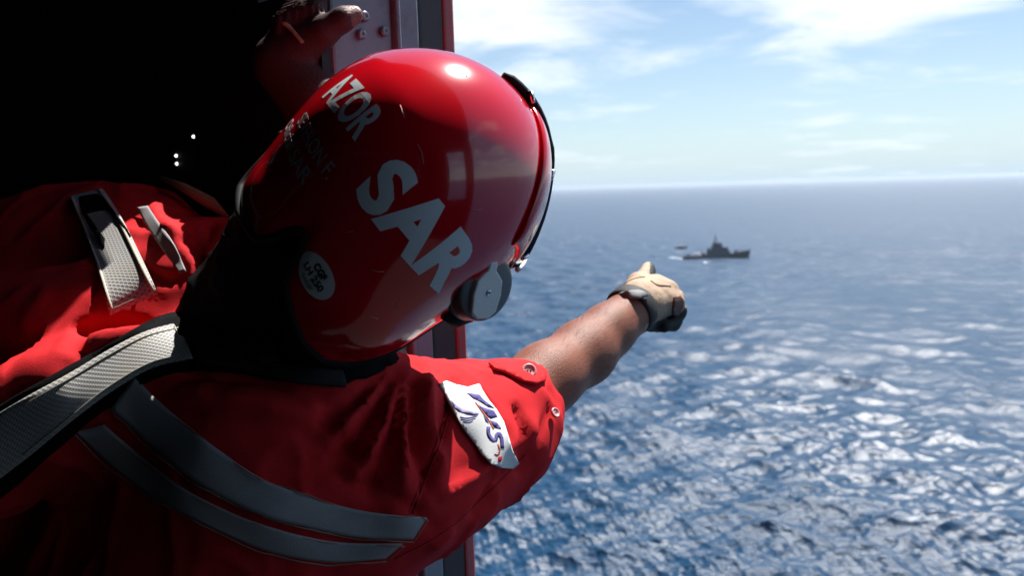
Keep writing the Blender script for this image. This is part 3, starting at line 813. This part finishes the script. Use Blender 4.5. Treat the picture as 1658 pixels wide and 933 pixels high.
# ---- right glove: fist with the index finger pointing at the ship
def hp(px_, py_, d): return C(px_, py_, d)
gl = []
gl += chain((1012, 514, 1.045, .0335), (1034, 492, 1.075, .034))                        # gauntlet
gl += chain((1034, 490, 1.075, .030), (1036, 462, 1.115, .021))
gl += chain((1034, 490, 1.075, .031), (1060, 466, 1.12, .021))
gl += chain((1036, 492, 1.075, .031), (1078, 474, 1.12, .021))
gl += chain((1038, 495, 1.075, .029), (1089, 489, 1.11, .018))
NPALM = len(gl)
gl += chain((1036, 461, 1.115, .0140), (1043, 449, 1.155, .0125), (1049, 439, 1.195, .0112), (1050, 434, 1.215, .0105))   # index
NIDX = len(gl)
gl += chain((1062, 464, 1.122, .0150), (1076, 466, 1.155, .0135), (1079, 488, 1.160, .0125), (1066, 500, 1.135, .0115))   # middle
gl += chain((1080, 474, 1.120, .0145), (1093, 483, 1.148, .0130), (1090, 506, 1.145, .0120), (1074, 514, 1.122, .0110))   # ring
gl += chain((1090, 489, 1.110, .0135), (1098, 504, 1.128, .0120), (1090, 524, 1.120, .0110), (1075, 528, 1.102, .0105))   # little
gl += chain((1040, 512, 1.075, .020), (1052, 520, 1.105, .0150), (1066, 524, 1.125, .0125), (1078, 518, 1.14, .0115))      # thumb, folded under
Vg, Fg = implicit(gl, 0.0019, 0.006, cut=[(C(1006, 519, 1.035), C(985, 537, 1.01), .030, .036)], it=2)
og = owner(Vg, gl)
gx, gy, gd = to_px(Vg)
Ng = normals(Vg, Fg)
Vg = Vg + Ng*(fbm(Vg, 55.0, 5, 2)*0.0011)[:, None]
fo = og[Fg[:, 0]]
gxf, gyf = gx[Fg[:, 0]], gy[Fg[:, 0]]
mi = np.zeros(len(Fg), dtype=int)
mi[(fo >= NIDX) & (fo < NIDX+9) & ((fo-NIDX) % 3 > 0)] = 1                # finger tips and palm side in black cloth
mi[(fo >= NIDX+6) & (gyf > 500)] = 1
mi[(fo >= NPALM) & (fo < NIDX) & (gxf > 1052)] = 1
GL = mk('right_glove', Vg, Fg, GLOVE, PR, mats=[GLOVE, GLOVE_DK], midx=mi)
GB = BVHTree.FromPolygons(Vg.tolist(), Fg.tolist())
sewn('knuckle_guard', [(1090, 482), (1099, 479), (1104, 486), (1104, 496), (1097, 510), (1089, 513), (1088, 500)], GB, GLOVE_BR, GL, off=.0015, thick=.003, cell=3, guess=1.1)
stitch([(1008, 463), (1020, 455), (1034, 450), (1044, 449)], .0008, .0006, 16, GB, GL, GLOVE_BR, 'glove_seam', 1.1)
stitch([(1053, 455), (1064, 462), (1076, 463), (1086, 464)], .0008, .0007, 16, GB, GL, GLOVE_BR, 'glove_seam', 1.1)
wa = C(1000, 524, 1.03); wb = C(1022, 502, 1.058); wax = (wb-wa).normalized()
V_, F_ = ring_tube(wb, wax, .0345, [(-.004, .013), (.0, .013), (.0022, .010), (.0026, -.008), (.001, -.013), (-.003, -.013)], n=40, wob=.015)
wbd = mk('wrist_band', V_, F_, GLOVE_DK, GL)
WB = BVHTree.FromPolygons([tuple(v) for v in V_], F_)
sewn('wrist_tab', [(994, 484), (998, 477), (1014, 471), (1034, 470), (1050, 475), (1049, 480), (1034, 484), (1012, 485)], WB, SILVER, wbd, off=.004, thick=.002, cell=4, guess=1.05, fit=2)

# ---- left glove holding the frame
lg = []
lg += chain((548, 235, .90, .0420), (512, 168, .903, .0410), (462, 108, .90, .036))  # gauntlet drawn down over the sleeve, its dark leather standing in for shade
lg += chain((458, 100, .90, .034), (480, 80, .895, .031), (505, 62, .885, .024))
lg += chain((480, 80, .885, .024), (525, 50, .87, .0165), (555, 31, .865, .0135), (573, 24, .87, .0112))     # thumb
for i, (x, y) in enumerate(((450, 62), (466, 52), (482, 46), (498, 42))):
    lg += chain((x, y+10, .885+.005*i, .0130), (x+10, y-24, .875, .0120), (x+26, y-46, .89, .0110), (x+40, y-40, .91, .0100))
Vl, Fl = implicit(lg, 0.0030, 0.007, it=2)
ol = owner(Vl, lg)
Nl = normals(Vl, Fl); lx, ly, ld = to_px(Vl)
Vl = Vl + Nl*np.where(ol >= 7, 0.0012*np.sin((lx*0.35+ly)*1.5), 0)[:, None]      # pleats over the finger joints
fo = ol[Fl[:, 0]]
mi = np.where(fo >= 7, 1, 0); mi[fo == 6] = 2
LG = mk('left_glove', Vl, Fl, GLOVE_RD, PR, mats=[GLOVE_RD, GLOVE_RD, GLOVE_BR], midx=mi)
LB = BVHTree.FromPolygons(Vl.tolist(), Fl.tolist())
ribbon('glove_piping', [(457, 37), (470, 50), (489, 70)], [(462, 34), (476, 47), (493, 67)], LB, GLOVE, LG, off=.002, thick=.002, n=12, m=3, guess=.9)

# ---------------------------------------------------------------- helmet
A_, B_, H_ = 0.106, 0.121, 0.147
AB_ = 0.128
HEL = empty('flight_helmet', HL(0, 0, -.12))
tag(HEL, 'glossy red rescue helmet lettered SAR and AZOR on the crewman\'s head', 'helmet')
zb_az = np.array([0, 40, 55, 64, 72, 80, 92, 108, 122, 134, 139, 143, 147, 151, 155, 160, 180])
zb_z = np.array([.030, .012, -.010, -.050, -.085, -.108, -.120, -.118, -.108, -.096, -.080, -.060, -.056, -.062, -.085, -.095, -.100])
def zbot(a): return float(np.interp(abs(a), zb_az, zb_z))
def shell_pt(a, z, off=0.0):
    """helmet surface at azimuth a (deg from the front, right side +) and height z"""
    q = math.radians(a)
    if z >= 0: rho = math.sqrt(max(1-(z/H_)**2, 0))
    else: rho = 1-0.10*(abs(z)/.13)**2
    s = abs(math.sin(q))
    bulge = 0.0
    if z < 0.03: bulge = 0.010*math.exp(-((abs(a)-92)/30)**2)*math.exp(-((z+.075)/.035)**2)
    ax_ = A_ if math.cos(q) > 0 else AB_
    x = (ax_*rho)*math.cos(q); r = (B_*rho+bulge)*math.sin(q)
    if x < 0: x *= 1-0.17*max(0, min(1, (.07-z)/.13))
    p = Vector((x, r, z))
    if z >= 0: n_ = Vector((x/ax_**2, r/B_**2, z/H_**2)).normalized()
    else: n_ = Vector((math.cos(q)/A_, math.sin(q)/B_, 0.4*z/.13)).normalized()
    return p + n_*off
def shell_grid(off, zadd=0.0, nA=144, nT=44):
    V = []; Fc = []
    for i in range(nA):
        a = -180+360*i/nA; z0 = zbot(a)+zadd
        for j in range(nT):
            t = j/(nT-1)
            if j == nT-1: th = math.pi/2
            # even steps along the meridian
            z0a = z0 if z0 < 0 else H_*math.asin(min(z0/H_, 1))
            zl = z0a+(H_*math.pi/2-z0a)*t
            z = zl if zl < 0 else H_*math.sin(min(zl/H_, math.pi/2))
            edge = 0.0
            if t < .10: edge = -0.004*(1-t/.10)**2
            p = shell_pt(a, z, off+edge)
            V.append(HL(p.x, p.y, p.z))
    for i in range(nA):
        k = (i+1) % nA
        for j in range(nT-1): Fc.append([i*nT+j, k*nT+j, k*nT+j+1, i*nT+j+1])
    return V, Fc
Vh, Fh_ = shell_grid(0.0)
SHELL = mk('shell', Vh, Fh_, RED_SHELL, HEL)
bpy_md = SHELL.modifiers.new('w', 'WELD'); bpy_md.merge_threshold = 1e-5
HB = BVHTree.FromPolygons([tuple(v) for v in Vh], Fh_)
Vi, Fi = shell_grid(-0.012, 0.006, 72, 24)
mk('liner', Vi, [f[::-1] for f in Fi], BLACK_RUB, HEL)
edge_pts = []
for i in range(181):
    a = -180+2*i
    p = shell_pt(a, zbot(a), -.004); edge_pts.append(HL(p.x, p.y, p.z))
MB().tube(edge_pts, .0036, 8, cap=False).out('edge_trim', BLACK_RUB, HEL)
# ear pad below the lobe edge
for s in (1, -1):
    q = MB(); pts = []
    for a in range(66, 140, 6):
        p = shell_pt(s*a, zbot(a)-.004, -.012); pts.append(HL(p.x, p.y, p.z))
    q.tube(pts, [.004]+[.0105]*(len(pts)-2)+[.004], 10).out('ear_pad', BLACK_CLOTH, HEL)

# visor housing over the brow, hinged about the pivot axis
PX, PZ = 0.042, 0.018
def lune(th, psi, off):
    """point of the visor surfaces: th about the pivot axis (deg up from the front), psi across (deg, right +)"""
    t, p = math.radians(th), math.radians(psi)
    d = Vector((math.cos(t)*math.cos(p), math.sin(p), math.sin(t)*math.cos(p)))
    c = Vector((PX, 0, PZ))
    # ray from the pivot axis out to the shell ellipsoid (cylinder below z=0)
    def val(k):
        q = c+d*k
        return (q.x/A_)**2+(q.y/B_)**2+(max(q.z, 0)/H_)**2-1
    lo, hi = 0.0, 0.4
    for _ in range(30):
        mid = (lo+hi)/2
        if val(mid) > 0: hi = mid
        else: lo = mid
    q = c+d*(lo+off)
    return HL(q.x, q.y, q.z)
def lune_grid(name, th0, th1, ps, offf, mt, n=36, m=56, thick=.004):
    V = []; Fc = []
    for i in range(n+1):
        for j in range(m+1):
            u = i/n; v = j/m
            V.append(lune(th0+(th1-th0)*u, -ps+2*ps*v, offf(u, 2*v-1)))
    for i in range(n):
        for j in range(m): Fc.append([i*(m+1)+j, i*(m+1)+j+1, (i+1)*(m+1)+j+1, (i+1)*(m+1)+j])
    o = mk(name, V, Fc, mt, HEL); solid(o, thick, -1.0)
    bm = bmesh.new(); bm.from_mesh(o.data); bmesh.ops.recalc_face_normals(bm, faces=bm.faces); 
    f = bm.faces[len(bm.faces)//2]
    c = o.matrix_world @ f.calc_center_median()
    bm.normal_update()
    if f.normal.dot((f.calc_center_median()+HEL.location)-HC) < 0: bmesh.ops.reverse_faces(bm, faces=bm.faces)
    bm.to_mesh(o.data); bm.free()
    return o
def hoff(u, v):
    e0 = min(u/.06, 1, (1-u)/.14); e0 = math.sqrt(max(0, 1-(1-e0)**2))
    s0 = math.sqrt(max(0, 1-max(0, (abs(v)-.85)/.15)**2))
    return .0010+.0048*e0*s0
HOUSE = lune_grid('visor_housing', 52, 106, 66, hoff, RED_SHELL)
LENSO = lune_grid('visor_lens', 33, 54, 62, lambda u, v: .003+.017*(1-u)*(1-v**4), LENS, 12, 48, .0025)
V_ = [lune(33, -66+132*i/40, .0202-.017*(i/20-1)**4) for i in range(3, 38)]
MB().tube(V_, .0024, 8).out('visor_rim', RIM, HEL)
V_ = []; TRK = []
for i in range(31):
    th = 118-i*3.3; best = None
    for q in range(-40, 60, 2):
        w = lune(th, q, .010); x_, y_, d_ = to_px(np.array([w])); hx, hy, _ = to_px(np.array([HC]))
        r_ = math.hypot(x_[0]-hx[0], y_[0]-hy[0])
        if best is None or r_ > best[0]: best = (r_, q)
    TRK.append(best[1])
TRK = np.convolve(np.pad(TRK, 3, mode='edge'), np.ones(7)/7, 'valid')
V_ = [lune(118-i*3.3, TRK[i]-3, .0026+.0036*min(1, i/9)) for i in range(23)]
stp = MB()
for dpsi in (-5, -2.5, 0, 2.5, 5): pass
stp.tube(V_, [.003]+[.0052]*8+[.0062]*13+[.004], 10).out('visor_track', BLACK_RUB, HEL)
for k_ in (3, 11, 21):
    th = 118-k_*3.3; q = TRK[k_]
    MB().tube([lune(th, q-4, .004+.0036*min(1, k_/9)), lune(th, q, .0075+.0036*min(1, k_/9)), lune(th, q+4, .004+.0036*min(1, k_/9))], .002, 8).out('track_stud', CHROME, HEL)

KDX, KDZ = .0, .0
# pivot knob on his right, with its light grey lever
for s in (1, -1):
    kc = HL(PX+KDX, s*.106, PZ+KDZ); kx = Rh*s
    kx = (kx + Fh*0.03 + Uh*0.55 + Oh*0.15).normalized()
    ky = Uh; ky = (ky-kx*ky.dot(kx)).normalized(); kz = ky.cross(kx).normalized()
    Mk = Matrix(((kz.x, ky.x, kx.x, kc.x), (kz.y, ky.y, kx.y, kc.y), (kz.z, ky.z, kx.z, kc.z), (0, 0, 0, 1)))
    K = MB().lathe([(.0335, -.016), (.0335, -.004), (.0325, -.001), (.0310, .0), (.0305, .007), (.0290, .0112), (.025, .013), (.004, .0135)], Mk, 40).out('pivot_knob', KNOB, HEL)
    bev(K, .0012)
    pl = [(-.017, -.022), (-.008, -.029), (.008, -.029), (.017, -.022), (.0195, -.004), (.0175, .012), (.0095, .020), (.006, .023), (.0055, .033), (-.0055, .033), (-.006, .023), (-.0095, .020), (-.0175, .012), (-.0195, -.004)]
    Mq = Mk @ Matrix.Translation((-.003, -.003, -.0150)) @ Matrix.Rotation(math.radians(32*s), 4, 'Z') @ Matrix.Diagonal((.82, .82, 1, 1))
    P_ = MB().prism(pl, .0265, .033, Mq).out('knob_lever', PLATE, K, smooth=False); bev(P_, .0016, 3)
    MB().lathe([(.0026, .0325), (.0032, .0338), (.0022, .0342), (.0008, .0336)], Mq, 14).out('lever_screw', CHROME, P_ if False else K)
    MB().lathe([(.0013, .0336), (.0011, .0344), (.0002, .0345)], Mq, 8).out('screw_hole', INK, K)
    # chin-strap and visor brackets beside the knob
    q = MB().tube([HL(PX+.030, s*.106, PZ-.004), HL(PX+.042, s*.103, PZ-.006), HL(PX+.050, s*.098, PZ-.010)], [.0025, .003, .002], 8); q.out('visor_bracket', CHROME, HEL)
    q = MB().tube([HL(PX-.004, s*.112, PZ-.038), HL(PX+.016, s*.109, PZ-.037), HL(PX+.034, s*.102, PZ-.028)], [.005, .006, .003], 8); q.out('strap_buckle', BLACK_RUB, HEL)

# lettering laid on the shell
def on_shell(px_, py_):
    h = HB.ray_cast(CAM, ray(px_, py_)); return h[0]
def drape(bm, p0, tx, ty, off, name, mt, parent, cell=.004):
    xs = [v.co.x for v in bm.verts]; ys = [v.co.y for v in bm.verts]
    for axis, lo, hi in ((0, min(xs), max(xs)), (1, min(ys), max(ys))):
        c = lo+cell
        while c < hi:
            co = (c, 0, 0) if axis == 0 else (0, c, 0); no = (1, 0, 0) if axis == 0 else (0, 1, 0)
            bmesh.ops.bisect_plane(bm, geom=bm.verts[:]+bm.edges[:]+bm.faces[:], plane_co=co, plane_no=no)
            c += cell
    R = 0.142; V = []
    for v in bm.verts:
        q = p0 + tx*(R*math.tan(v.co.x/R)) + ty*(R*math.tan(v.co.y/R))
        dv = (q-HC).normalized()
        h = HB.ray_cast(HC+dv*.4, -dv)
        p = h[0] if h[0] is not None else q
        V.append(p + dv*off)
    bm.verts.index_update()
    Fc = [[v.index for v in f.verts] for f in bm.faces]
    bm.free()
    o = mk(name, V, Fc, mt, parent, smooth=False); solid(o, .0001, 0.0)
    return o
def text_bm(s, bold=0.0, shear=0.0, spacing=1.0):
    cu = bpy.data.curves.new('t', 'FONT'); cu.body = s; cu.offset = bold; cu.shear = shear; cu.space_character = spacing
    cu.align_x = 'CENTER'; cu.resolution_u = 4
    ob = bpy.data.objects.new('t', cu); COL.objects.link(ob)
    dg = bpy.context.evaluated_depsgraph_get(); me = bpy.data.meshes.new_from_object(ob.evaluated_get(dg))
    bpy.data.objects.remove(ob); bpy.data.curves.remove(cu)
    bm = bmesh.new(); bm.from_mesh(me); bpy.data.meshes.remove(me)
    xs = [v.co.x for v in bm.verts]; ys = [v.co.y for v in bm.verts]
    cx, cy = (min(xs)+max(xs))/2, (min(ys)+max(ys))/2
    w, h = max(xs)-min(xs), max(ys)-min(ys)
    for v in bm.verts: v.co.x = (v.co.x-cx)/w; v.co.y = (v.co.y-cy)/h; v.co.z = 0
    return bm
def letter(name, s, mid, end, W_, Hh, mt, parent=SHELL, dx=0.0, bold=.02, off=.00018, skew=0.0, spacing=1.0):
    """text centred on pixel mid, reading towards pixel end, W_ x Hh metres on the shell"""
    p0 = on_shell(*mid); p1 = on_shell(*end)
    nn = (p0-HC).normalized(); tx = (p1-p0); tx = (tx-nn*tx.dot(nn)).normalized(); ty = nn.cross(tx)
    bm = text_bm(s, bold, 0, spacing)
    for v in bm.verts: v.co.x = v.co.x*W_+dx+skew*v.co.y*Hh; v.co.y *= Hh
    return drape(bm, p0, tx, ty, off, name, mt, parent)
letter('sar_lettering', 'SAR', (683, 374), (732, 432), .117, .052, WHITE_DECAL, bold=.044, spacing=1.06)
letter('azor_lettering', 'AZOR', (565, 163), (590, 197), .072, .031, WHITE_DECAL, bold=.03)
SHADE_DECAL = mat('shaded_white_film', (0.40, 0.41, 0.42), 0.5)  # white film greyed down because the name lines lie in shade
letter('name_lettering', 'SEVERON F.', (510, 240), (530, 272), .080, .0135, SHADE_DECAL, bold=.006, dx=-.010)
letter('name_lettering', 'Oficial SAR', (487, 272), (503, 298), .092, .0135, SHADE_DECAL, bold=.01, dx=-.032)
SCR = mat('worn_scratch', (0.75, 0.32, 0.30), 0.5)
for pts_, w_ in (([(676, 233), (683, 248), (686, 266)], .0007), ([(648, 170), (652, 182), (655, 190)], .0006), ([(560, 377), (572, 374)], .0006), ([(598, 436), (612, 440), (622, 440)], .0006),
                 ([(742, 120), (752, 118), (756, 124)], .0008), ([(640, 500), (648, 486), (650, 478)], .0006), ([(762, 338), (774, 340), (782, 338)], .0006), ([(596, 512), (612, 516)], .0006)):
    MB().tube([HB.find_nearest(on_shell(*q_))[0]+(HB.find_nearest(on_shell(*q_))[0]-HC).normalized()*.0001 for q_ in pts_], w_*.5, 4).out('scratch', SCR, SHELL)
# maker's oval sticker on the ear lobe
def oval():
    bm = bmesh.new(); bm.faces.new([bm.verts.new((.0195*math.cos(i*math.pi/20), .0125*math.sin(i*math.pi/20), 0)) for i in range(40)]); return bm
p0 = on_shell(512, 445); p1 = on_shell(528, 470); nn = (p0-HC).normalized()
p0n = p0
tx = p1-p0; tx = (tx-nn*tx.dot(nn)).normalized(); ty = nn.cross(tx)
st_ = drape(oval(), p0, tx, ty, .0008, 'oval_sticker', STICK, SHELL, .004)
for s, yy, ww, hh, bd in (('CGF', .0048, .014, .0058, .05), ('LH 250', -.0018, .024, .0052, .03), ('GALLET', -.0080, .014, .0024, .01)):
    bm = text_bm(s, bd)
    for v in bm.verts: v.co.x *= ww; v.co.y = v.co.y*hh+yy
    drape(bm, p0, tx, ty, .0014, 'sticker_print', INK, SHELL, .003)
p = HB.find_nearest(C(436, 207, .66))[0]
dv = (p-HC).normalized()
MB().lathe([(.004, -.002), (.004, .001), (.002, .003), (.0005, .0032)], Matrix.Translation(p) @ dv.to_track_quat('Z', 'Y').to_matrix().to_4x4(), 14).out('snap_stud', CHROME, HEL)

# ---------------------------------------------------------------- ships
def build_ship():
    pos = sea_at(1160, 418)
    rt = empty('patrol_ship', Vector((pos.x, pos.y, 0)), math.radians(-6))
    tag(rt, 'grey navy patrol ship steaming right with tall bridge and mast amidships', 'ship')
    L = 44.5
    xs = [-22.2, -18, -10, 0, 8, 14, 18.5, 21.0, 22.3]
    bw = [3.3, 3.7, 3.9, 3.9, 3.6, 2.7, 1.6, .7, .08]
    dk = [2.0, 2.0, 2.0, 2.2, 3.0, 4.2, 4.8, 5.1, 5.3]
    wl = [2.9, 3.3, 3.6, 3.6, 3.0, 1.8, .8, .2, .02]
    V = []; Fc = []; n = 7
    for x, b, d, w in zip(xs, bw, dk, wl):
        rk = max(0, (x-14))*.12
        for y, z, dx in ((-b, d, 0), (-(b+w)/2*1.02, d*.5, -rk*.5), (-w, 0, -rk), (0, -1.6, -rk*1.4), (w, 0, -rk), ((b+w)/2*1.02, d*.5, -rk*.5), (b, d, 0)):
            V.append((x+dx, y, z))
    k = len(xs)
    for i in range(k-1):
        for j in range(n-1): Fc.append([i*n+j, (i+1)*n+j, (i+1)*n+j+1, i*n+j+1])
        Fc.append([i*n+n-1, (i+1)*n+n-1, (i+1)*n, i*n])
    Fc.append(list(range(n))); Fc.append([(k-1)*n+j for j in range(n)][::-1])
    mk('hull', V, Fc, NAVY, rt, smooth=False, local=True)
    bx = lambda nm, lo, hi, mt, par=rt, b=.12: bev(MB().box(lo, hi).out(nm, mt, par, smooth=False, local=True), b, 1)
    def wedge(nm, x0, x1, y, z0, z1, in0, in1, mt):
        iy = .35
        return mk(nm, [(x0, -y, z0), (x1, -y, z0), (x1, y, z0), (x0, y, z0), (x0+in0, -y+iy, z1), (x1-in1, -y+iy, z1), (x1-in1, y-iy, z1), (x0+in0, y-iy, z1)],
                  [(0, 3, 2, 1), (4, 5, 6, 7), (0, 1, 5, 4), (1, 2, 6, 5), (2, 3, 7, 6), (3, 0, 4, 7)], mt, rt, smooth=False, local=True)
    wedge('deckhouse', -4.6, 9.2, 3.3, 2.05, 5.0, .3, 1.2, NAVY_UP)
    wedge('deckhouse', -3.6, 7.6, 3.0, 5.0, 7.6, .4, .9, NAVY_UP)
    br = wedge('bridge', -3.0, 3.6, 2.9, 7.6, 10.2, .7, .8, NAVY_UP)
    for i in range(5): MB().box((-1.8+i*.95, -2.83, 8.7), (-1.1+i*.95, -2.60, 9.4)).out('bridge_window', SHIP_GL, br, smooth=False, local=True)
    bx('bridge_roof', (-2.6, -2.7, 10.22), (3.0, 2.7, 10.5), NAVY_UP, rt, .05)
    ms = MB()
    for q in ((-1.0, -.9), (-1.0, .9), (.9, 0)): ms.tube([(q[0]-.6, q[1], 10.4), (-.7, q[1]*.2, 15.2)], [.22, .14], 8)
    ms.tube([(-.7, 0, 15), (-.7, 0, 17.4)], [.14, .07], 8)
    mst = ms.out('mast', NAVY_UP, rt, local=True)
    MB().box((-1.0, -2.0, 13.6), (-.7, 2.0, 13.85)).out('yardarm', NAVY_UP, mst, smooth=False, local=True)
    MB().box((-1.6, -1.1, 12.3), (1.2, 1.1, 12.55)).out('radar_platform', NAVY_UP, mst, smooth=False, local=True)
    MB().box((-.2, -1.3, 12.9), (.2, 1.3, 13.3)).out('radar', SHIP_WH, mst, smooth=False, local=True)
    fn = wedge('funnel', -6.6, -3.9, 1.3, 2.1, 6.3, .5, .3, NAVY); bx('funnel_cap', (-6.1, -.9, 6.3), (-4.3, .9, 6.7), SHIP_DK, fn, .05)
    # gun on the foredeck
    g = MB().lathe([(1.2, 3.6), (1.1, 4.5), (.7, 5.2), (.2, 5.4)], Matrix.Translation((12.6, 0, 0)), 14).out('deck_gun', NAVY_UP, rt, local=True)
    MB().tube([(13.4, 0, 5.0), (16.4, 0, 5.6)], .12, 8).out('gun_barrel', SHIP_DK, g, local=True)
    # working boat, crane and lockers aft
    b = MB(); 
    b.tube([(-15.6, -1.9, 3.2), (-12.4, -1.9, 3.3), (-10.8, -1.2, 3.5)], [.45, .45, .3], 10).tube([(-15.6, -.3, 3.2), (-12.4, -.3, 3.3), (-10.8, -1.0, 3.5)], [.45, .45, .3], 10)
    b.out('work_boat', SHIP_WH, rt, local=True)
    bx('deck_locker', (-9.8, -2.4, 2.02), (-7.6, -.2, 4.0), mat('rust_paint', (.20, .08, .05), .6), rt, .05)
    bx('winch', (-19.6, -1.2, 2.02), (-17.8, 1.2, 3.0), SHIP_DK, rt, .1)
    MB().tube([(-8.8, 1.6, 2), (-8.8, 1.6, 5.6), (-13.0, 1.6, 6.4)], [.25, .22, .12], 8).out('crane', NAVY, rt, local=True)
    rl = MB()
    for s in (-1, 1):
        for x in np.arange(-21.5, -5, 1.8): rl.tube([(x, s*3.5, 2), (x, s*3.5, 3.05)], .04, 5)
        for z in (2.5, 3.05): rl.tube([(-21.6, s*3.4, z), (-5, s*3.6, z)], .035, 5)
        for x in np.arange(9.8, 21, 1.6):
            q = np.interp(x, xs, bw)-.15; d = np.interp(x, xs, dk); rl.tube([(x, s*q, d), (x, s*q, d+1.0)], .04, 5)
    tag(rl.out('railing', NAVY_UP, rt, local=True), kind='stuff')
    MB().tube([(21.4, 0, 5.2), (21.6, 0, 7.4)], .07, 6).out('jackstaff', SHIP_DK, rt, local=True)
build_ship()
def build_boat():
    pos = sea_at(1103, 402)
    rt = empty('small_boat', Vector((pos.x, pos.y, 0)), math.radians(8))
    tag(rt, 'small dark launch with pale cabin beyond the ship\'s stern', 'boat')
    xs = [-4.6, -3, 0, 2.6, 4.2, 4.9]; bw = [1.35, 1.5, 1.55, 1.3, .7, .05]; dk = [1.0, 1.0, 1.05, 1.25, 1.6, 1.75]
    V = []; Fc = []; n = 5
    for x, b, d in zip(xs, bw, dk):
        for y, z in ((-b, d), (-b*.75, 0), (0, -.5), (b*.75, 0), (b, d)): V.append((x, y, z))
    for i in range(len(xs)-1):
        for j in range(n-1): Fc.append([i*n+j, (i+1)*n+j, (i+1)*n+j+1, i*n+j+1])
        Fc.append([i*n+n-1, (i+1)*n+n-1, (i+1)*n, i*n])
    Fc.append(list(range(n))); Fc.append([(len(xs)-1)*n+j for j in range(n)][::-1])
    mk('hull', V, Fc, NAVY, rt, smooth=False, local=True)
    bev(MB().box((-1.6, -.95, 1.03), (1.2, .95, 2.6)).out('cabin', SHIP_WH, rt, smooth=False, local=True), .15, 2)
    MB().box((-1.2, -.97, 1.8), (.9, -.955, 2.3)).out('cabin_window', SHIP_GL, rt, smooth=False, local=True)
    MB().tube([(-1.4, 0, 2.55), (-1.6, 0, 4.4)], .07, 6).out('mast', SHIP_DK, rt, local=True)
build_boat()
def foam(name, pts, w, hgt, label):
    """churned white water: a low lumpy strip along pixels on the sea"""
    L = [sea_at(*p) for p in pts]
    n = 40; m_ = 12; V = []; Fc = []
    for i in range(n+1):
        u = i/n*(len(L)-1); k = min(int(u), len(L)-2); p = L[k].lerp(L[k+1], u-k)
        for j in range(m_+1):
            v = j/m_*2-1
            prof = max(0, (1-v*v))*math.sin(math.pi*min(max(i/n, .02), .98))**.6
            z = hgt*prof*(0.6+0.9*noise.noise(Vector((p.x*.7, v*3, 1.7))))-.12
            V.append((p.x+noise.noise(Vector((i*.4, j, 2)))*.6, p.y+v*w*(.7+.4*noise.noise(Vector((i*.3, 5, 1)))), z))
    for i in range(n):
        for j in range(m_): Fc.append([i*(m_+1)+j, (i+1)*(m_+1)+j, (i+1)*(m_+1)+j+1, i*(m_+1)+j+1])
    o = mk(name, V, Fc, FOAM, origin=(L[0].x, L[0].y, 0))
    tag(o, label, kind='stuff')
foam('wake_foam', [(1082, 417), (1094, 418.5), (1106, 420)], 4.0, 1.3, 'white wake behind the stern of the patrol ship')
foam('bow_wave_foam', [(1128, 424), (1140, 426), (1154, 425)], 3.0, 1.0, 'pale wash along the near side of the patrol ship')

# ---------------------------------------------------------------- sea air
hb = MB().box((-27000, -27000, -4.0), (27000, 27000, ALT+9)).out('haze', None, smooth=False, local=True)
hb.data.materials.clear()
HM = bpy.data.materials.new('sea_air'); HM.use_nodes = True; HM.node_tree.nodes.clear()
n = NT(HM.node_tree)
pvn = n.add('ShaderNodeVolumePrincipled', inp={'Color': (0.68, 0.78, 0.90, 1), 'Density': 0.00010, 'Anisotropy': 0.4})
on = n.add('ShaderNodeOutputMaterial', inp={'Volume': pvn.outputs[0]})
hb.data.materials.append(HM)
tag(hb, 'thin pale sea haze', kind='stuff')
